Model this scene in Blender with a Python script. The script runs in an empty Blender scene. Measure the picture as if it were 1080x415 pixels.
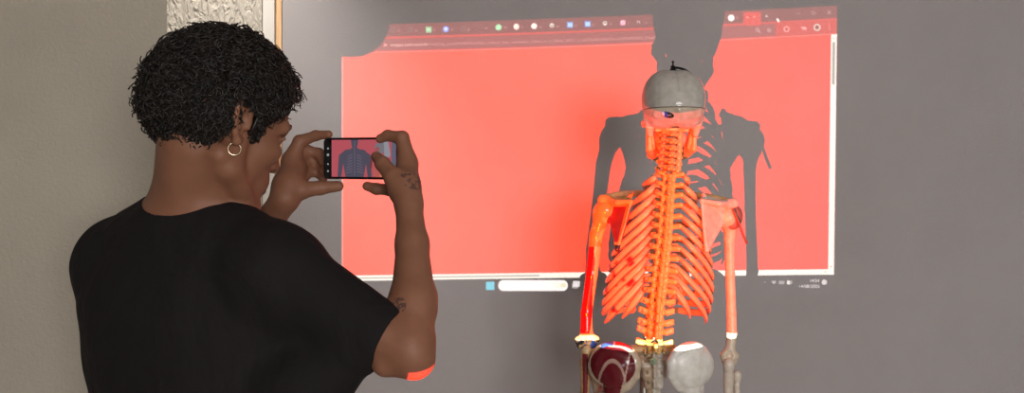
import bpy, math, random
import numpy as np
import openvdb
from mathutils import Vector, Matrix, noise as mnoise

random.seed(7)
rng = np.random.default_rng(7)
C = bpy.context.scene.collection
PI = math.pi
CAM_Z = 1.46
F = 1000.0            # focal length in pixels of the 1080 wide frame
WALL_Y = 2.9


def W(px, py, d):
    """the point seen at pixel (px, py) of the photograph, d metres away along the view axis"""
    return np.array(((px - 540.0) / F * d, d, CAM_Z + (207.5 - py) / F * d))


# ------------------------------------------------------------------ objects
def link(o, parent=None):
    C.objects.link(o)
    if parent is not None:
        o.parent = parent
    return o


def root_of(name, label, cat, loc=(0, 0, 0), group=None):
    o = bpy.data.objects.new(name, None)
    o.empty_display_size = 0.05
    o.location = loc
    link(o)
    o['label'] = label
    o['category'] = cat
    if group:
        o['group'] = group
    return o


def world_loc(o):
    v = Vector((0, 0, 0))
    while o is not None:
        v += o.location
        o = o.parent
    return np.array(v)


def make_mesh(name, V, polys, mat, parent=None, smooth=True, cols=None, uvs=None, label=None):
    """link one mesh object; V in world coordinates, polys an (n,k) array or a list"""
    V = np.asarray(V, dtype=np.float32)
    if parent is not None:
        V = V - world_loc(parent).astype(np.float32)
    me = bpy.data.meshes.new(name)
    if isinstance(polys, np.ndarray):
        n, k = polys.shape
        me.vertices.add(len(V))
        me.vertices.foreach_set('co', V.ravel())
        me.loops.add(n * k)
        me.loops.foreach_set('vertex_index', polys.astype(np.int32).ravel())
        me.polygons.add(n)
        me.polygons.foreach_set('loop_start', np.arange(0, n * k, k, dtype=np.int32))
        me.update(calc_edges=True)
        me.validate()
    else:
        me.from_pydata([tuple(map(float, v)) for v in V], [], polys)
    me.polygons.foreach_set('use_smooth', np.full(len(me.polygons), smooth, dtype=bool))
    if cols is not None:
        at = me.color_attributes.new('paint', 'FLOAT_COLOR', 'POINT')
        c = np.ones((len(V), 4), dtype=np.float32)
        c[:, :3] = cols
        at.data.foreach_set('color', c.ravel())
    me.update()
    if mat is not None:
        me.materials.append(mat)
    o = bpy.data.objects.new(name, me)
    if label:
        o['label'] = label
    return link(o, parent)


def box_vp(lo, hi):
    x0, y0, z0 = lo
    x1, y1, z1 = hi
    V = [(x0, y0, z0), (x1, y0, z0), (x1, y1, z0), (x0, y1, z0), (x0, y0, z1), (x1, y0, z1), (x1, y1, z1), (x0, y1, z1)]
    Q = [(0, 3, 2, 1), (4, 5, 6, 7), (0, 1, 5, 4), (1, 2, 6, 5), (2, 3, 7, 6), (3, 0, 4, 7)]
    return V, Q


def boxes(name, lst, mat, parent=None, kind=None, bevel=0.0):
    V, Q = [], []
    for lo, hi in lst:
        v, q = box_vp(lo, hi)
        Q += [tuple(i + len(V) for i in f) for f in q]
        V += v
    o = make_mesh(name, V, Q, mat, parent, smooth=False)
    if bevel:
        m = o.modifiers.new('bevel', 'BEVEL')
        m.width = bevel
        m.segments = 3
    if kind:
        o['kind'] = kind
    return o


def catmull(pts, n):
    """n points per span through pts (any dimension)"""
    P = np.asarray(pts, float)
    P = np.vstack([2 * P[0] - P[1], P, 2 * P[-1] - P[-2]])
    out = []
    for i in range(1, len(P) - 2):
        p0, p1, p2, p3 = P[i - 1], P[i], P[i + 1], P[i + 2]
        for t in np.linspace(0, 1, n, endpoint=False):
            out.append(0.5 * (2 * p1 + (p2 - p0) * t + (2 * p0 - 5 * p1 + 4 * p2 - p3) * t * t + (3 * p1 - p0 - 3 * p2 + p3) * t ** 3))
    out.append(P[-2])
    return np.array(out)


def tube_vp(path, ra, rb=None, sides=10, up=(0, 0, 1), caps=True):
    """sweep an ellipse (ra along the 'up'-ish direction, rb across) along path; ra, rb scalars or arrays"""
    P = np.asarray(path, float)
    n = len(P)
    ra = np.broadcast_to(np.asarray(ra, float), (n,))
    rb = ra if rb is None else np.broadcast_to(np.asarray(rb, float), (n,))
    T = np.gradient(P, axis=0)
    T /= np.linalg.norm(T, axis=1)[:, None] + 1e-12
    up = np.asarray(up, float)
    if up.ndim == 1:
        up = np.broadcast_to(up, (n, 3))
    B = np.cross(T, up)
    bl = np.linalg.norm(B, axis=1)
    B[bl < 1e-6] = (1, 0, 0)
    B /= np.linalg.norm(B, axis=1)[:, None]
    U = np.cross(B, T)
    a = np.linspace(0, 2 * PI, sides, endpoint=False)
    V = (P[:, None, :] + np.cos(a)[None, :, None] * (U * ra[:, None])[:, None, :] + np.sin(a)[None, :, None] * (B * rb[:, None])[:, None, :]).reshape(-1, 3)
    Q = []
    for i in range(n - 1):
        for j in range(sides):
            k = (j + 1) % sides
            Q.append((i * sides + j, i * sides + k, (i + 1) * sides + k, (i + 1) * sides + j))
    V = list(map(tuple, V))
    if caps:
        for end, ring in ((0, 0), (n - 1, (n - 1) * sides)):
            c = len(V)
            s = -1 if end == 0 else 1
            V.append(tuple(P[end] + T[end] * s * min(ra[end], rb[end]) * 0.7))
            for j in range(sides):
                k = (j + 1) % sides
                Q.append((ring + k, ring + j, c) if end == 0 else (ring + j, ring + k, c))
    return V, Q


def merge_vp(parts):
    V, Q = [], []
    for v, q in parts:
        o = len(V)
        V += list(v)
        Q += [tuple(i + o for i in f) for f in q]
    return V, Q


# ------------------------------------------------------------------ distance fields
def v3(*a):
    return np.array(a, float)


class Vol:
    """a dense signed distance field; shapes are blended in and the surface is read out as one mesh"""

    def __init__(s, lo, hi, h):
        s.lo = np.asarray(lo, float)
        s.h = h
        s.n = np.maximum(4, np.ceil((np.asarray(hi, float) - s.lo) / h).astype(int) + 1)
        s.ax = [s.lo[i] + h * np.arange(s.n[i]) for i in range(3)]
        s.D = np.full(s.n, 1.0, np.float32)

    def _sub(s, lo, hi):
        sl = []
        for i in range(3):
            a = int(max(0, math.floor((lo[i] - s.lo[i]) / s.h)))
            b = int(min(s.n[i], math.ceil((hi[i] - s.lo[i]) / s.h) + 1))
            if b <= a:
                return None, None
            sl.append(slice(a, b))
        x = s.ax[0][sl[0]][:, None, None]
        y = s.ax[1][sl[1]][None, :, None]
        z = s.ax[2][sl[2]][None, None, :]
        return tuple(sl), (x, y, z)

    def add(s, prim, k=0.0, op='u'):
        fn, lo, hi = prim
        m = k + 3 * s.h
        sl, P = s._sub(np.asarray(lo) - m, np.asarray(hi) + m)
        if sl is None:
            return s
        d = fn(*P).astype(np.float32)
        D = s.D[sl]
        d = np.broadcast_to(d, D.shape)
        if op == 'u':
            if k <= 0:
                s.D[sl] = np.minimum(D, d)
            else:
                t = np.clip(0.5 + 0.5 * (d - D) / k, 0, 1)
                s.D[sl] = d + (D - d) * t - k * t * (1 - t)
        elif op == 's':
            d = -d
            if k <= 0:
                s.D[sl] = np.maximum(D, d)
            else:
                t = np.clip(0.5 - 0.5 * (d - D) / k, 0, 1)
                s.D[sl] = d + (D - d) * t + k * t * (1 - t)
        return s

    def cut(s, point, normal):
        """keep the side the normal points away from"""
        n = np.asarray(normal, float)
        n = n / np.linalg.norm(n)
        p = np.asarray(point, float)
        d = ((s.ax[0] - p[0]) * n[0])[:, None, None] + ((s.ax[1] - p[1]) * n[1])[None, :, None] + ((s.ax[2] - p[2]) * n[2])[None, None, :]
        s.D = np.maximum(s.D, d.astype(np.float32))
        return s

    def surface(s):
        D = s.D.copy()
        D[0], D[-1], D[:, 0], D[:, -1], D[:, :, 0], D[:, :, -1] = (1.0,) * 6
        b = 3 * s.h
        D = np.clip(D, -b, b)
        g = openvdb.FloatGrid(b)
        g.copyFromArray(D)
        pts, quads = g.convertToQuads(0.0)
        V = np.asarray(pts, float) * s.h + s.lo
        Q = np.asarray(quads, np.int64)
        # outward winding
        a, b_, c = V[Q[:, 0]], V[Q[:, 1]], V[Q[:, 2]]
        if np.einsum('ij,ij->i', a, np.cross(b_, c)).sum() == 0:
            pass
        cen = V.mean(0)
        vol = np.einsum('ij,ij->i', V[Q[:, 0]] - cen, np.cross(V[Q[:, 1]] - cen, V[Q[:, 2]] - cen)).sum()
        vol += np.einsum('ij,ij->i', V[Q[:, 0]] - cen, np.cross(V[Q[:, 2]] - cen, V[Q[:, 3]] - cen)).sum()
        if vol < 0:
            Q = Q[:, ::-1].copy()
        return V, Q


def cap(a, b, ra, rb=None):
    a, b = np.asarray(a, float), np.asarray(b, float)
    rb = ra if rb is None else rb
    ba = b - a
    L2 = float(ba @ ba) + 1e-12
    r = max(ra, rb)

    def fn(x, y, z):
        px, py, pz = x - a[0], y - a[1], z - a[2]
        t = np.clip((px * ba[0] + py * ba[1] + pz * ba[2]) / L2, 0, 1)
        return np.sqrt((px - t * ba[0]) ** 2 + (py - t * ba[1]) ** 2 + (pz - t * ba[2]) ** 2) - (ra + (rb - ra) * t)
    return fn, np.minimum(a, b) - r, np.maximum(a, b) + r


def ell(c, r, R=None):
    """ellipsoid; R rows are its three axes"""
    c, r = np.asarray(c, float), np.asarray(r, float)
    R = np.eye(3) if R is None else np.asarray(R, float)
    e = np.sqrt(((R * r[:, None]) ** 2).sum(0))

    def fn(x, y, z):
        px, py, pz = x - c[0], y - c[1], z - c[2]
        q = [(px * R[i, 0] + py * R[i, 1] + pz * R[i, 2]) for i in range(3)]
        k0 = np.sqrt(sum((q[i] / r[i]) ** 2 for i in range(3)))
        k1 = np.sqrt(sum((q[i] / r[i] ** 2) ** 2 for i in range(3))) + 1e-9
        return k0 * (k0 - 1) / k1
    return fn, c - e, c + e


def rbox(c, hs, R=None, r=0.0):
    c, hs = np.asarray(c, float), np.asarray(hs, float) - r
    R = np.eye(3) if R is None else np.asarray(R, float)
    e = (np.abs(R) * (hs + r)[:, None]).sum(0)

    def fn(x, y, z):
        px, py, pz = x - c[0], y - c[1], z - c[2]
        q = [np.abs(px * R[i, 0] + py * R[i, 1] + pz * R[i, 2]) - hs[i] for i in range(3)]
        out = np.sqrt(sum(np.maximum(a, 0) ** 2 for a in q))
        return out + np.minimum(np.maximum(q[0], np.maximum(q[1], q[2])), 0) - r
    return fn, c - e, c + e


def sect(a, b, s_ax, f_ax, ra, rb):
    """a trunk segment whose cross-section is an ellipse: radii (along s, along f) ra at a, rb at b"""
    a, b = np.asarray(a, float), np.asarray(b, float)
    ba = b - a
    L2 = float(ba @ ba) + 1e-12
    m = max(*ra, *rb)
    s_ax, f_ax = np.asarray(s_ax, float), np.asarray(f_ax, float)
    ax = np.cross(s_ax, f_ax)

    def fn(x, y, z):
        px, py, pz = x - a[0], y - a[1], z - a[2]
        t = np.clip((px * ba[0] + py * ba[1] + pz * ba[2]) / L2, 0, 1)
        qx, qy, qz = px - t * ba[0], py - t * ba[1], pz - t * ba[2]
        rs = ra[0] + (rb[0] - ra[0]) * t
        rf = ra[1] + (rb[1] - ra[1]) * t
        mn = np.minimum(rs, rf)
        u = (qx * s_ax[0] + qy * s_ax[1] + qz * s_ax[2]) / rs
        v = (qx * f_ax[0] + qy * f_ax[1] + qz * f_ax[2]) / rf
        w = (qx * ax[0] + qy * ax[1] + qz * ax[2]) / mn
        return (np.sqrt(u * u + v * v + w * w) - 1) * mn
    return fn, np.minimum(a, b) - m, np.maximum(a, b) + m


def tri(a, b, c, th):
    """a triangular plate of half-thickness th"""
    a, b, c = (np.asarray(q, float) for q in (a, b, c))
    nrm = np.cross(b - a, c - a)
    nl = nrm / np.linalg.norm(nrm)

    def fn(x, y, z):
        best = None
        ins = True
        P = (x, y, z)
        for p, q in ((a, b), (b, c), (c, a)):
            e = q - p
            w = [P[i] - p[i] for i in range(3)]
            t = np.clip((w[0] * e[0] + w[1] * e[1] + w[2] * e[2]) / (e @ e), 0, 1)
            d2 = sum((w[i] - e[i] * t) ** 2 for i in range(3))
            best = d2 if best is None else np.minimum(best, d2)
            ec = np.cross(nrm, e)
            ins = ins & ((w[0] * ec[0] + w[1] * ec[1] + w[2] * ec[2]) >= 0)
        pl = ((x - a[0]) * nl[0] + (y - a[1]) * nl[1] + (z - a[2]) * nl[2]) ** 2
        return np.sqrt(np.where(ins, pl, best)) - th
    return fn, np.minimum(np.minimum(a, b), c) - th, np.maximum(np.maximum(a, b), c) + th


def chain(vol, pts, radii, k=0.004, op='u'):
    for i in range(len(pts) - 1):
        vol.add(cap(pts[i], pts[i + 1], radii[i], radii[i + 1]), k if i == 0 else min(k, 0.003), op)


# ------------------------------------------------------------------ materials
def mat_new(name):
    m = bpy.data.materials.new(name)
    m.use_nodes = True
    nt = m.node_tree
    return m, nt, nt.nodes['Principled BSDF']


def N(nt, kind, **kw):
    n = nt.nodes.new(kind)
    for k, v in kw.items():
        if k.startswith('i_'):
            n.inputs[k[2:].replace('_', ' ')].default_value = v
        else:
            setattr(n, k, v)
    return n


def mix_rgb(nt, fac, a, b):
    m = nt.nodes.new('ShaderNodeMix')
    m.data_type = 'RGBA'
    for sock, v in ((m.inputs[0], fac), (m.inputs[6], a), (m.inputs[7], b)):
        if hasattr(v, 'is_linked') or hasattr(v, 'node'):
            nt.links.new(v, sock)
        else:
            sock.default_value = v if not isinstance(v, tuple) or len(v) == 4 else (*v, 1)
    return m.outputs[2]


def ramp(nt, src, stops):
    r = nt.nodes.new('ShaderNodeValToRGB')
    e = r.color_ramp.elements
    e[0].position, e[0].color = stops[0][0], (*stops[0][1], 1)
    e[1].position, e[1].color = stops[-1][0], (*stops[-1][1], 1)
    for p, c in stops[1:-1]:
        x = e.new(p)
        x.color = (*c, 1)
    nt.links.new(src, r.inputs[0])
    return r.outputs[0]


def tex_noise(nt, scale, detail=3, rough=0.5, coord='Object', stretch=None, dist=0.0):
    tc = nt.nodes.new('ShaderNodeTexCoord')
    src = tc.outputs[coord]
    if stretch:
        mp = nt.nodes.new('ShaderNodeMapping')
        mp.inputs['Scale'].default_value = stretch
        nt.links.new(src, mp.inputs[0])
        src = mp.outputs[0]
    n = N(nt, 'ShaderNodeTexNoise')
    n.inputs['Scale'].default_value = scale
    n.inputs['Detail'].default_value = detail
    n.inputs['Roughness'].default_value = rough
    n.inputs['Distortion'].default_value = dist
    nt.links.new(src, n.inputs['Vector'])
    return n.outputs['Fac']


def bump(nt, bs, height, strength, distance, prev=None):
    b = nt.nodes.new('ShaderNodeBump')
    b.inputs['Strength'].default_value = strength
    b.inputs['Distance'].default_value = distance
    nt.links.new(height, b.inputs['Height'])
    if prev is not None:
        nt.links.new(prev, b.inputs['Normal'])
    nt.links.new(b.outputs[0], bs.inputs['Normal'])
    return b.outputs[0]


def plain(name, col, rough=0.5, metal=0.0, var=0.12, scale=30, bumps=0.0):
    m, nt, bs = mat_new(name)
    f = tex_noise(nt, scale)
    lo = tuple(c * (1 - var) for c in col)
    hi = tuple(min(1, c * (1 + var)) for c in col)
    nt.links.new(ramp(nt, f, [(0.3, lo), (0.7, hi)]), bs.inputs['Base Color'])
    bs.inputs['Roughness'].default_value = rough
    bs.inputs['Metallic'].default_value = metal
    if bumps:
        bump(nt, bs, f, bumps, 0.002)
    return m


def bone_material(name, rough=0.35):
    """glossy plastic whose colour is the paint stored on the mesh, slightly mottled"""
    m, nt, bs = mat_new(name)
    a = N(nt, 'ShaderNodeAttribute')
    a.attribute_name = 'paint'
    f = tex_noise(nt, 60, 4)
    t = ramp(nt, f, [(0.25, (0.80, 0.77, 0.72)), (0.65, (1, 1, 1))])
    mm = nt.nodes.new('ShaderNodeMix')
    mm.data_type = 'RGBA'
    mm.blend_type = 'MULTIPLY'
    mm.inputs[0].default_value = 1.0
    nt.links.new(a.outputs['Color'], mm.inputs[6])
    nt.links.new(t, mm.inputs[7])
    nt.links.new(mm.outputs[2], bs.inputs['Base Color'])
    bs.inputs['Roughness'].default_value = rough
    f2 = tex_noise(nt, 220, 2)
    bump(nt, bs, f2, 0.15, 0.001)
    return m
PROJ_W, DAY_W, SIDE_W, EXPOSURE = 560.0, 158.0, 78.0, 0.0
HB, N_CURL = 0.0026, 8500
# ================================================================== room
sc = bpy.context.scene
cam_d = bpy.data.cameras.new('camera')
cam_d.sensor_width = 36.0
cam_d.lens = 36.0 * F / 1080.0
cam_d.clip_start = 0.02
cam = bpy.data.objects.new('camera', cam_d)
cam.location = (0, 0, CAM_Z)
cam.rotation_euler = (PI / 2, 0, 0)
C.objects.link(cam)
sc.camera = cam

RX0, RX1, RY0, RZ1 = -2.7, 2.7, -3.6, 2.85
PART_Y, PART_X = 2.0, -0.728


def wall_paint(name, c0, c1, fine, fine_d, rough=0.85, blotch=3.0):
    m, nt, bs = mat_new(name)
    f = tex_noise(nt, blotch, 5, 0.6)
    nt.links.new(ramp(nt, f, [(0.3, c0), (0.7, c1)]), bs.inputs['Base Color'])
    bs.inputs['Roughness'].default_value = rough
    f1 = tex_noise(nt, fine, 4, 0.65)
    bump(nt, bs, f1, 0.6, fine_d)
    return m


M_back = wall_paint('grey_wall_paint', (0.35, 0.325, 0.327), (0.38, 0.355, 0.357), 170, 0.0012)
M_part = wall_paint('beige_plaster', (0.395, 0.355, 0.295), (0.455, 0.41, 0.34), 110, 0.006)
M_ceil = wall_paint('white_ceiling_paint', (0.6, 0.59, 0.57), (0.64, 0.63, 0.61), 100, 0.001)
M_dim = wall_paint('dim_grey_paint', (0.26, 0.25, 0.23), (0.30, 0.29, 0.27), 100, 0.001)
WX0, WX1 = 0.3, 2.5
M_smooth = wall_paint('cream_smooth_plaster', (0.62, 0.59, 0.54), (0.68, 0.65, 0.60), 200, 0.0006)

# heavy trowelled stucco of the pillar: stretched, warped ridges
M_pil, nt, bs = mat_new('trowelled_stucco')
f = tex_noise(nt, 5.5, 2.5, 0.5, stretch=(9, 9, 3.2), dist=1.8)
f2 = tex_noise(nt, 60, 3, 0.6)
nt.links.new(ramp(nt, f2, [(0.3, (0.44, 0.40, 0.34)), (0.7, (0.51, 0.47, 0.40))]), bs.inputs['Base Color'])
bs.inputs['Roughness'].default_value = 0.8
p = bump(nt, bs, f, 0.9, 0.013)
bump(nt, bs, f2, 0.3, 0.002, p)

# wood: long warped grain
M_wood, nt, bs = mat_new('honey_wood')
f = tex_noise(nt, 14, 5, 0.6, stretch=(6, 6, 0.5), dist=0.6)
nt.links.new(ramp(nt, f, [(0.3, (0.62, 0.36, 0.17)), (0.7, (0.80, 0.54, 0.30))]), bs.inputs['Base Color'])
bs.inputs['Roughness'].default_value = 0.5

# floor: ceramic tiles
M_floor, nt, bs = mat_new('floor_tiles')
tc = nt.nodes.new('ShaderNodeTexCoord')
br = nt.nodes.new('ShaderNodeTexBrick')
br.offset = 0.0
br.inputs['Scale'].default_value = 1.0
br.inputs['Brick Width'].default_value = 0.45
br.inputs['Row Height'].default_value = 0.45
br.inputs['Mortar Size'].default_value = 0.004
br.inputs['Color1'].default_value = (0.42, 0.39, 0.35, 1)
br.inputs['Color2'].default_value = (0.45, 0.42, 0.37, 1)
br.inputs['Mortar'].default_value = (0.2, 0.19, 0.18, 1)
nt.links.new(tc.outputs['Object'], br.inputs['Vector'])
nt.links.new(br.outputs['Color'], bs.inputs['Base Color'])
bs.inputs['Roughness'].default_value = 0.35

boxes('floor', [((RX0 - .1, RY0 - .1, -0.1), (RX1 + .1, WALL_Y + .1, 0))], M_floor, kind='structure')
boxes('ceiling', [((RX0 - .1, RY0 - .1, RZ1), (RX1 + .1, WALL_Y + .1, RZ1 + .1))], M_ceil, kind='structure')
boxes('wall_back', [((RX0, WALL_Y, 0), (RX1, WALL_Y + .12, RZ1))], M_back, kind='structure')
boxes('wall_right', [((RX1, RY0, 0), (RX1 + .12, WALL_Y + .12, RZ1))], M_dim, kind='structure')
# the near partition on the left, its right-hand end is the edge beside the stucco pillar
V = [(x, y, z) for z in (0, RZ1) for x, y in ((RX0, PART_Y), (PART_X, PART_Y), (PART_X - .075, PART_Y + .1), (RX0, PART_Y + .1))]
o = make_mesh('wall_left', V, [(3, 2, 1, 0), (4, 5, 6, 7), (0, 1, 5, 4), (1, 2, 6, 5), (2, 3, 7, 6), (3, 0, 4, 7)], M_part, smooth=False)
o['kind'] = 'structure'


def holed_wall(name, axis, at, th, u0, u1, hu0, hu1, hz0, hz1, mat):
    """a wall slab with one window opening; axis 'x' = wall runs along x at y=at"""
    L = [(u0, hu0, 0, RZ1), (hu1, u1, 0, RZ1), (hu0, hu1, 0, hz0), (hu0, hu1, hz1, RZ1)]
    out = []
    for a, b, z0, z1 in L:
        if axis == 'x':
            out.append(((a, at, z0), (b, at + th, z1)))
        else:
            out.append(((at, a, z0), (at + th, b, z1)))
    return boxes(name, out, mat, kind='structure')


M_wf = plain('white_window_frame', (0.75, 0.75, 0.74), 0.4)
boxes('wall_side', [((RX0 - .12, RY0, 0), (RX0, WALL_Y, RZ1))], M_dim, kind='structure')
holed_wall('wall_rear', 'x', RY0 - .12, .12, RX0, RX1, WX0, WX1, 0.95, 2.35, M_dim)


def window_frame(name, axis, at, u0, u1, z0, z1, bars):
    t, d = 0.045, 0.06
    L = [(u0, u1, z0, z0 + t), (u0, u1, z1 - t, z1), (u0, u0 + t, z0, z1), (u1 - t, u1, z0, z1)]
    for k in range(1, bars):
        c = u0 + (u1 - u0) * k / bars
        L.append((c - t / 2, c + t / 2, z0, z1))
    out = []
    for a, b, c, e in L:
        out.append(((a, at, c), (b, at + d, e)) if axis == 'x' else ((at, a, c), (at + d, b, e)))
    return boxes(name, out, M_wf, kind='structure')


window_frame('window_1', 'x', RY0 - .10, WX0, WX1, 0.95, 2.35, 3)

# rough stucco pier against the back wall, a white board and a honey-coloured wooden strip beside it
boxes('wall_pillar', [((-1.25, 2.876, 0), (-0.7590, WALL_Y, RZ1))], M_pil, kind='structure')
boxes('trim_1', [((-0.7588, 2.882, 0), (-0.7225, WALL_Y, RZ1))], M_smooth, kind='structure', bevel=0.002)
boxes('trim_2', [((-0.7223, WALL_Y - .006, 0), (-0.7035, WALL_Y, RZ1))], M_wood, kind='structure', bevel=0.002)
# ================================================================== the projected desktop
# drawn in the frame of the wall itself: 1 unit = 2.9 mm, columns 350..895, rows 0..316
SX0, SX1, SY0, SY1, SS = 350.0, 895.0, 0.0, 318.0, 3.0
SW, SH = int((SX1 - SX0) * SS), int((SY1 - SY0) * SS)
gx = SX0 + (np.arange(SW) + 0.5) / SS
gy = SY0 + (np.arange(SH) + 0.5) / SS
GX, GY = np.meshgrid(gx, gy)
IMG = np.zeros((SH, SW, 3), np.float32)


def sstep(x, w=0.45):
    return np.clip(0.5 + x / (2 * w), 0, 1)


def blend(mask, col):
    global IMG
    m = np.clip(mask, 0, 1)[..., None].astype(np.float32)
    IMG = IMG * (1 - m) + np.asarray(col, np.float32) * m


def line_of(pts):
    p = np.array(pts, float)
    c = np.polyfit(p[:, 0], p[:, 1], 2)
    return np.polyval(c, GX)


TOP = line_of([(410, 25.7), (500, 22.3), (600, 19.2), (690, 15.3), (772, 11.6), (820, 9), (882, 6)])
TAB = line_of([(407, 39.3), (500, 36.9), (600, 33.6), (690, 29.6), (770, 25.8), (820, 22.8), (882, 20)])
BAR = line_of([(400, 55.6), (500, 52.8), (600, 50), (692, 46.3), (770, 42), (820, 39.3), (878, 36.8)])
HS0 = line_of([(361, 291.3), (500, 289.0), (615, 287.5), (805, 285.3), (875, 284.2)])
HS1 = HS0 + 5.6
BOT = HS1 + 20
LEFT = 360.6 + 0 * GY
RIGHT = 883.0 - (GY - 6) * (3.6 / 284)
inx = sstep(GX - LEFT) * sstep(RIGHT - GX)


def band(a, b, col, extra=1.0):
    blend(inx * sstep(GY - a) * sstep(b - GY) * extra, col)


RED = (1.15, 0.044, 0.0)
band(TOP, BOT, (0.006, 0.006, 0.008))
band(TOP, TAB, (0.19, 0.020, 0.017))                       # tab strip
band(TAB, BAR, (0.55, 0.020, 0.008))                        # toolbar
band(TAB + 1.6, BAR - 2.2, (0.29, 0.036, 0.032), sstep(818 - GX) * sstep(GX - 398))   # address field
band(BAR - 0.9, BAR + 0.3, (0.95, 0.16, 0.12))              # bright rule under the toolbar
band(TAB - 0.6, TAB + 0.6, (0.62, 0.03, 0.02))
band(BAR, HS0, RED)
# the sheet is a touch deeper on the right
blend(inx * sstep(GY - BAR) * sstep(HS0 - GY) * np.clip((GX - 620) / 300, 0, 1) * 0.9, (0.82, 0.016, 0.0))
band(HS0, HS1, (0.92, 0.88, 0.76))                          # scroll bars
band(BAR, HS1, (0.92, 0.88, 0.76), sstep(GX - (RIGHT - 6.0)))
band(HS0 + 2.0, HS0 + 3.7, (0.36, 0.36, 0.31), sstep(GX - 368) * sstep(569 - GX))
band(BAR + 8, BAR + 53, (0.30, 0.30, 0.27), sstep(GX - (RIGHT - 4.6)) * sstep(RIGHT - 1.6 - GX))
blend(inx * sstep(GY - 58) * sstep(HS0 - GY) * sstep(LEFT + 1.0 - GX) * 0.6, (0.8, 0.45, 0.42))


def disc(x, y, r, col, a=1.0):
    blend(sstep(r - np.hypot(GX - x, GY - y)) * a, col)


def ring(x, y, r, w, col, a=1.0):
    blend(sstep(w / 2 - np.abs(np.hypot(GX - x, GY - y) - r)) * a, col)


def rect(x0, y0, x1, y1, col, a=1.0, r=0.0):
    cx, cy, hx, hy = (x0 + x1) / 2, (y0 + y1) / 2, (x1 - x0) / 2 - r, (y1 - y0) / 2 - r
    d = np.hypot(np.maximum(np.abs(GX - cx) - hx, 0), np.maximum(np.abs(GY - cy) - hy, 0)) - r
    blend(sstep(-d + (0.2 if r == 0 else 0)) * a, col)


def stroke(x0, y0, x1, y1, w, col, a=1.0):
    dx, dy = x1 - x0, y1 - y0
    t = np.clip(((GX - x0) * dx + (GY - y0) * dy) / (dx * dx + dy * dy + 1e-9), 0, 1)
    blend(sstep(w / 2 - np.hypot(GX - x0 - t * dx, GY - y0 - t * dy)) * a, col)


def text_tris(s):
    """the outline of a line of text as triangles, one unit of height per em; (tris (n,3,2), width)"""
    cu = bpy.data.curves.new('tmp', 'FONT')
    cu.body = s
    cu.size = 1.0
    ob = bpy.data.objects.new('tmp', cu)
    C.objects.link(ob)
    bpy.context.view_layer.update()
    me = ob.evaluated_get(bpy.context.evaluated_depsgraph_get()).to_mesh()
    me.calc_loop_triangles()
    V = np.array([v.co[:2] for v in me.vertices])
    T = np.array([t.vertices[:] for t in me.loop_triangles])
    out = V[T] if len(T) else np.zeros((0, 3, 2))
    ob.to_mesh_clear()
    bpy.data.objects.remove(ob)
    bpy.data.curves.remove(cu)
    return out, (V[:, 0].max() if len(V) else 0.0)


def text(s, x, y, size, col, a=1.0, slope=0.0, width=None, right=False, curve=0.0):
    """write s with its baseline starting at (x, y); size = em height in wall units"""
    tr, w = text_tris(s)
    if not len(tr):
        return
    sx = size if width is None else width / w
    if right:
        x = x - w * sx
    acc = np.zeros((SH, SW), np.float32)
    n_sub = 3
    for t in tr:
        X = x + t[:, 0] * sx
        Y = y - t[:, 1] * size + (X - x) * slope + curve * (X - x) ** 2
        i0, i1 = int((X.min() - SX0) * SS) - 1, int((X.max() - SX0) * SS) + 2
        j0, j1 = int((Y.min() - SY0) * SS) - 1, int((Y.max() - SY0) * SS) + 2
        i0, j0, i1, j1 = max(i0, 0), max(j0, 0), min(i1, SW), min(j1, SH)
        if i1 <= i0 or j1 <= j0:
            continue
        sub = (np.arange(n_sub) + 0.5) / n_sub
        qx = SX0 + (np.arange(i0, i1)[:, None] + sub[None]).ravel() / SS
        qy = SY0 + (np.arange(j0, j1)[:, None] + sub[None]).ravel() / SS
        QX, QY = np.meshgrid(qx, qy)
        e = [(X[(k + 1) % 3] - X[k]) * (QY - Y[k]) - (Y[(k + 1) % 3] - Y[k]) * (QX - X[k]) for k in range(3)]
        ins = ((e[0] >= 0) & (e[1] >= 0) & (e[2] >= 0)) | ((e[0] <= 0) & (e[1] <= 0) & (e[2] <= 0))
        acc[j0:j1, i0:i1] += ins.reshape(j1 - j0, n_sub, i1 - i0, n_sub).mean((1, 3))
    blend(np.clip(acc, 0, 1) * a, col)


PINK, GRN, BLU, WHT = (0.75, 0.34, 0.30), (0.32, 0.75, 0.36), (0.22, 0.34, 0.95), (0.95, 0.90, 0.78)
# tab icons and the first letters beside them
for x, y in ((414.5, 31.3), (433, 31), (488.5, 30)):
    ring(x, y, 2.2, 0.9, (0.20, 0.09, 0.08))
rect(449.4, 28.6, 454.8, 34, GRN)
stroke(450.5, 31.3, 453.7, 31.3, 0.8, (0.85, 0.95, 0.85))
disc(470.3, 30.8, 3.1, BLU)
disc(470.3, 30.6, 1.5, (0.75, 0.8, 1.0))
text('<', 511.5, 31.5, 5, PINK)
disc(525.8, 28.8, 3.2, GRN)
stroke(524.2, 30.2, 527.2, 27.6, 0.9, (0.7, 0.95, 0.7))
disc(544.6, 28.2, 3.1, (0.95, 0.62, 0.52)); disc(544.3, 27.8, 2.0, WHT)
disc(563.3, 27.6, 3.1, (0.95, 0.78, 0.68)); disc(563.0, 27.3, 2.1, WHT)
ring(582, 26.8, 1.9, 1.0, (0.62, 0.55, 0.46)); disc(582, 26.2, 0.9, WHT)
for x, y in ((601.2, 26.2), (619.8, 25.3)):
    rect(x - 3, y - 2.8, x + 2.8, y + 2.8, (0.13, 0.30, 0.85))
    rect(x - 2, y - 1.6, x + 2.2, y + 1.8, (0.50, 0.80, 1.0))
ring(638, 24.6, 1.8, 1.0, (0.7, 0.6, 0.5)); disc(638, 25.6, 0.9, WHT)
rect(654.2, 21.2, 659.6, 26.6, (0.85, 0.28, 0.42), r=1.2)
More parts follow.
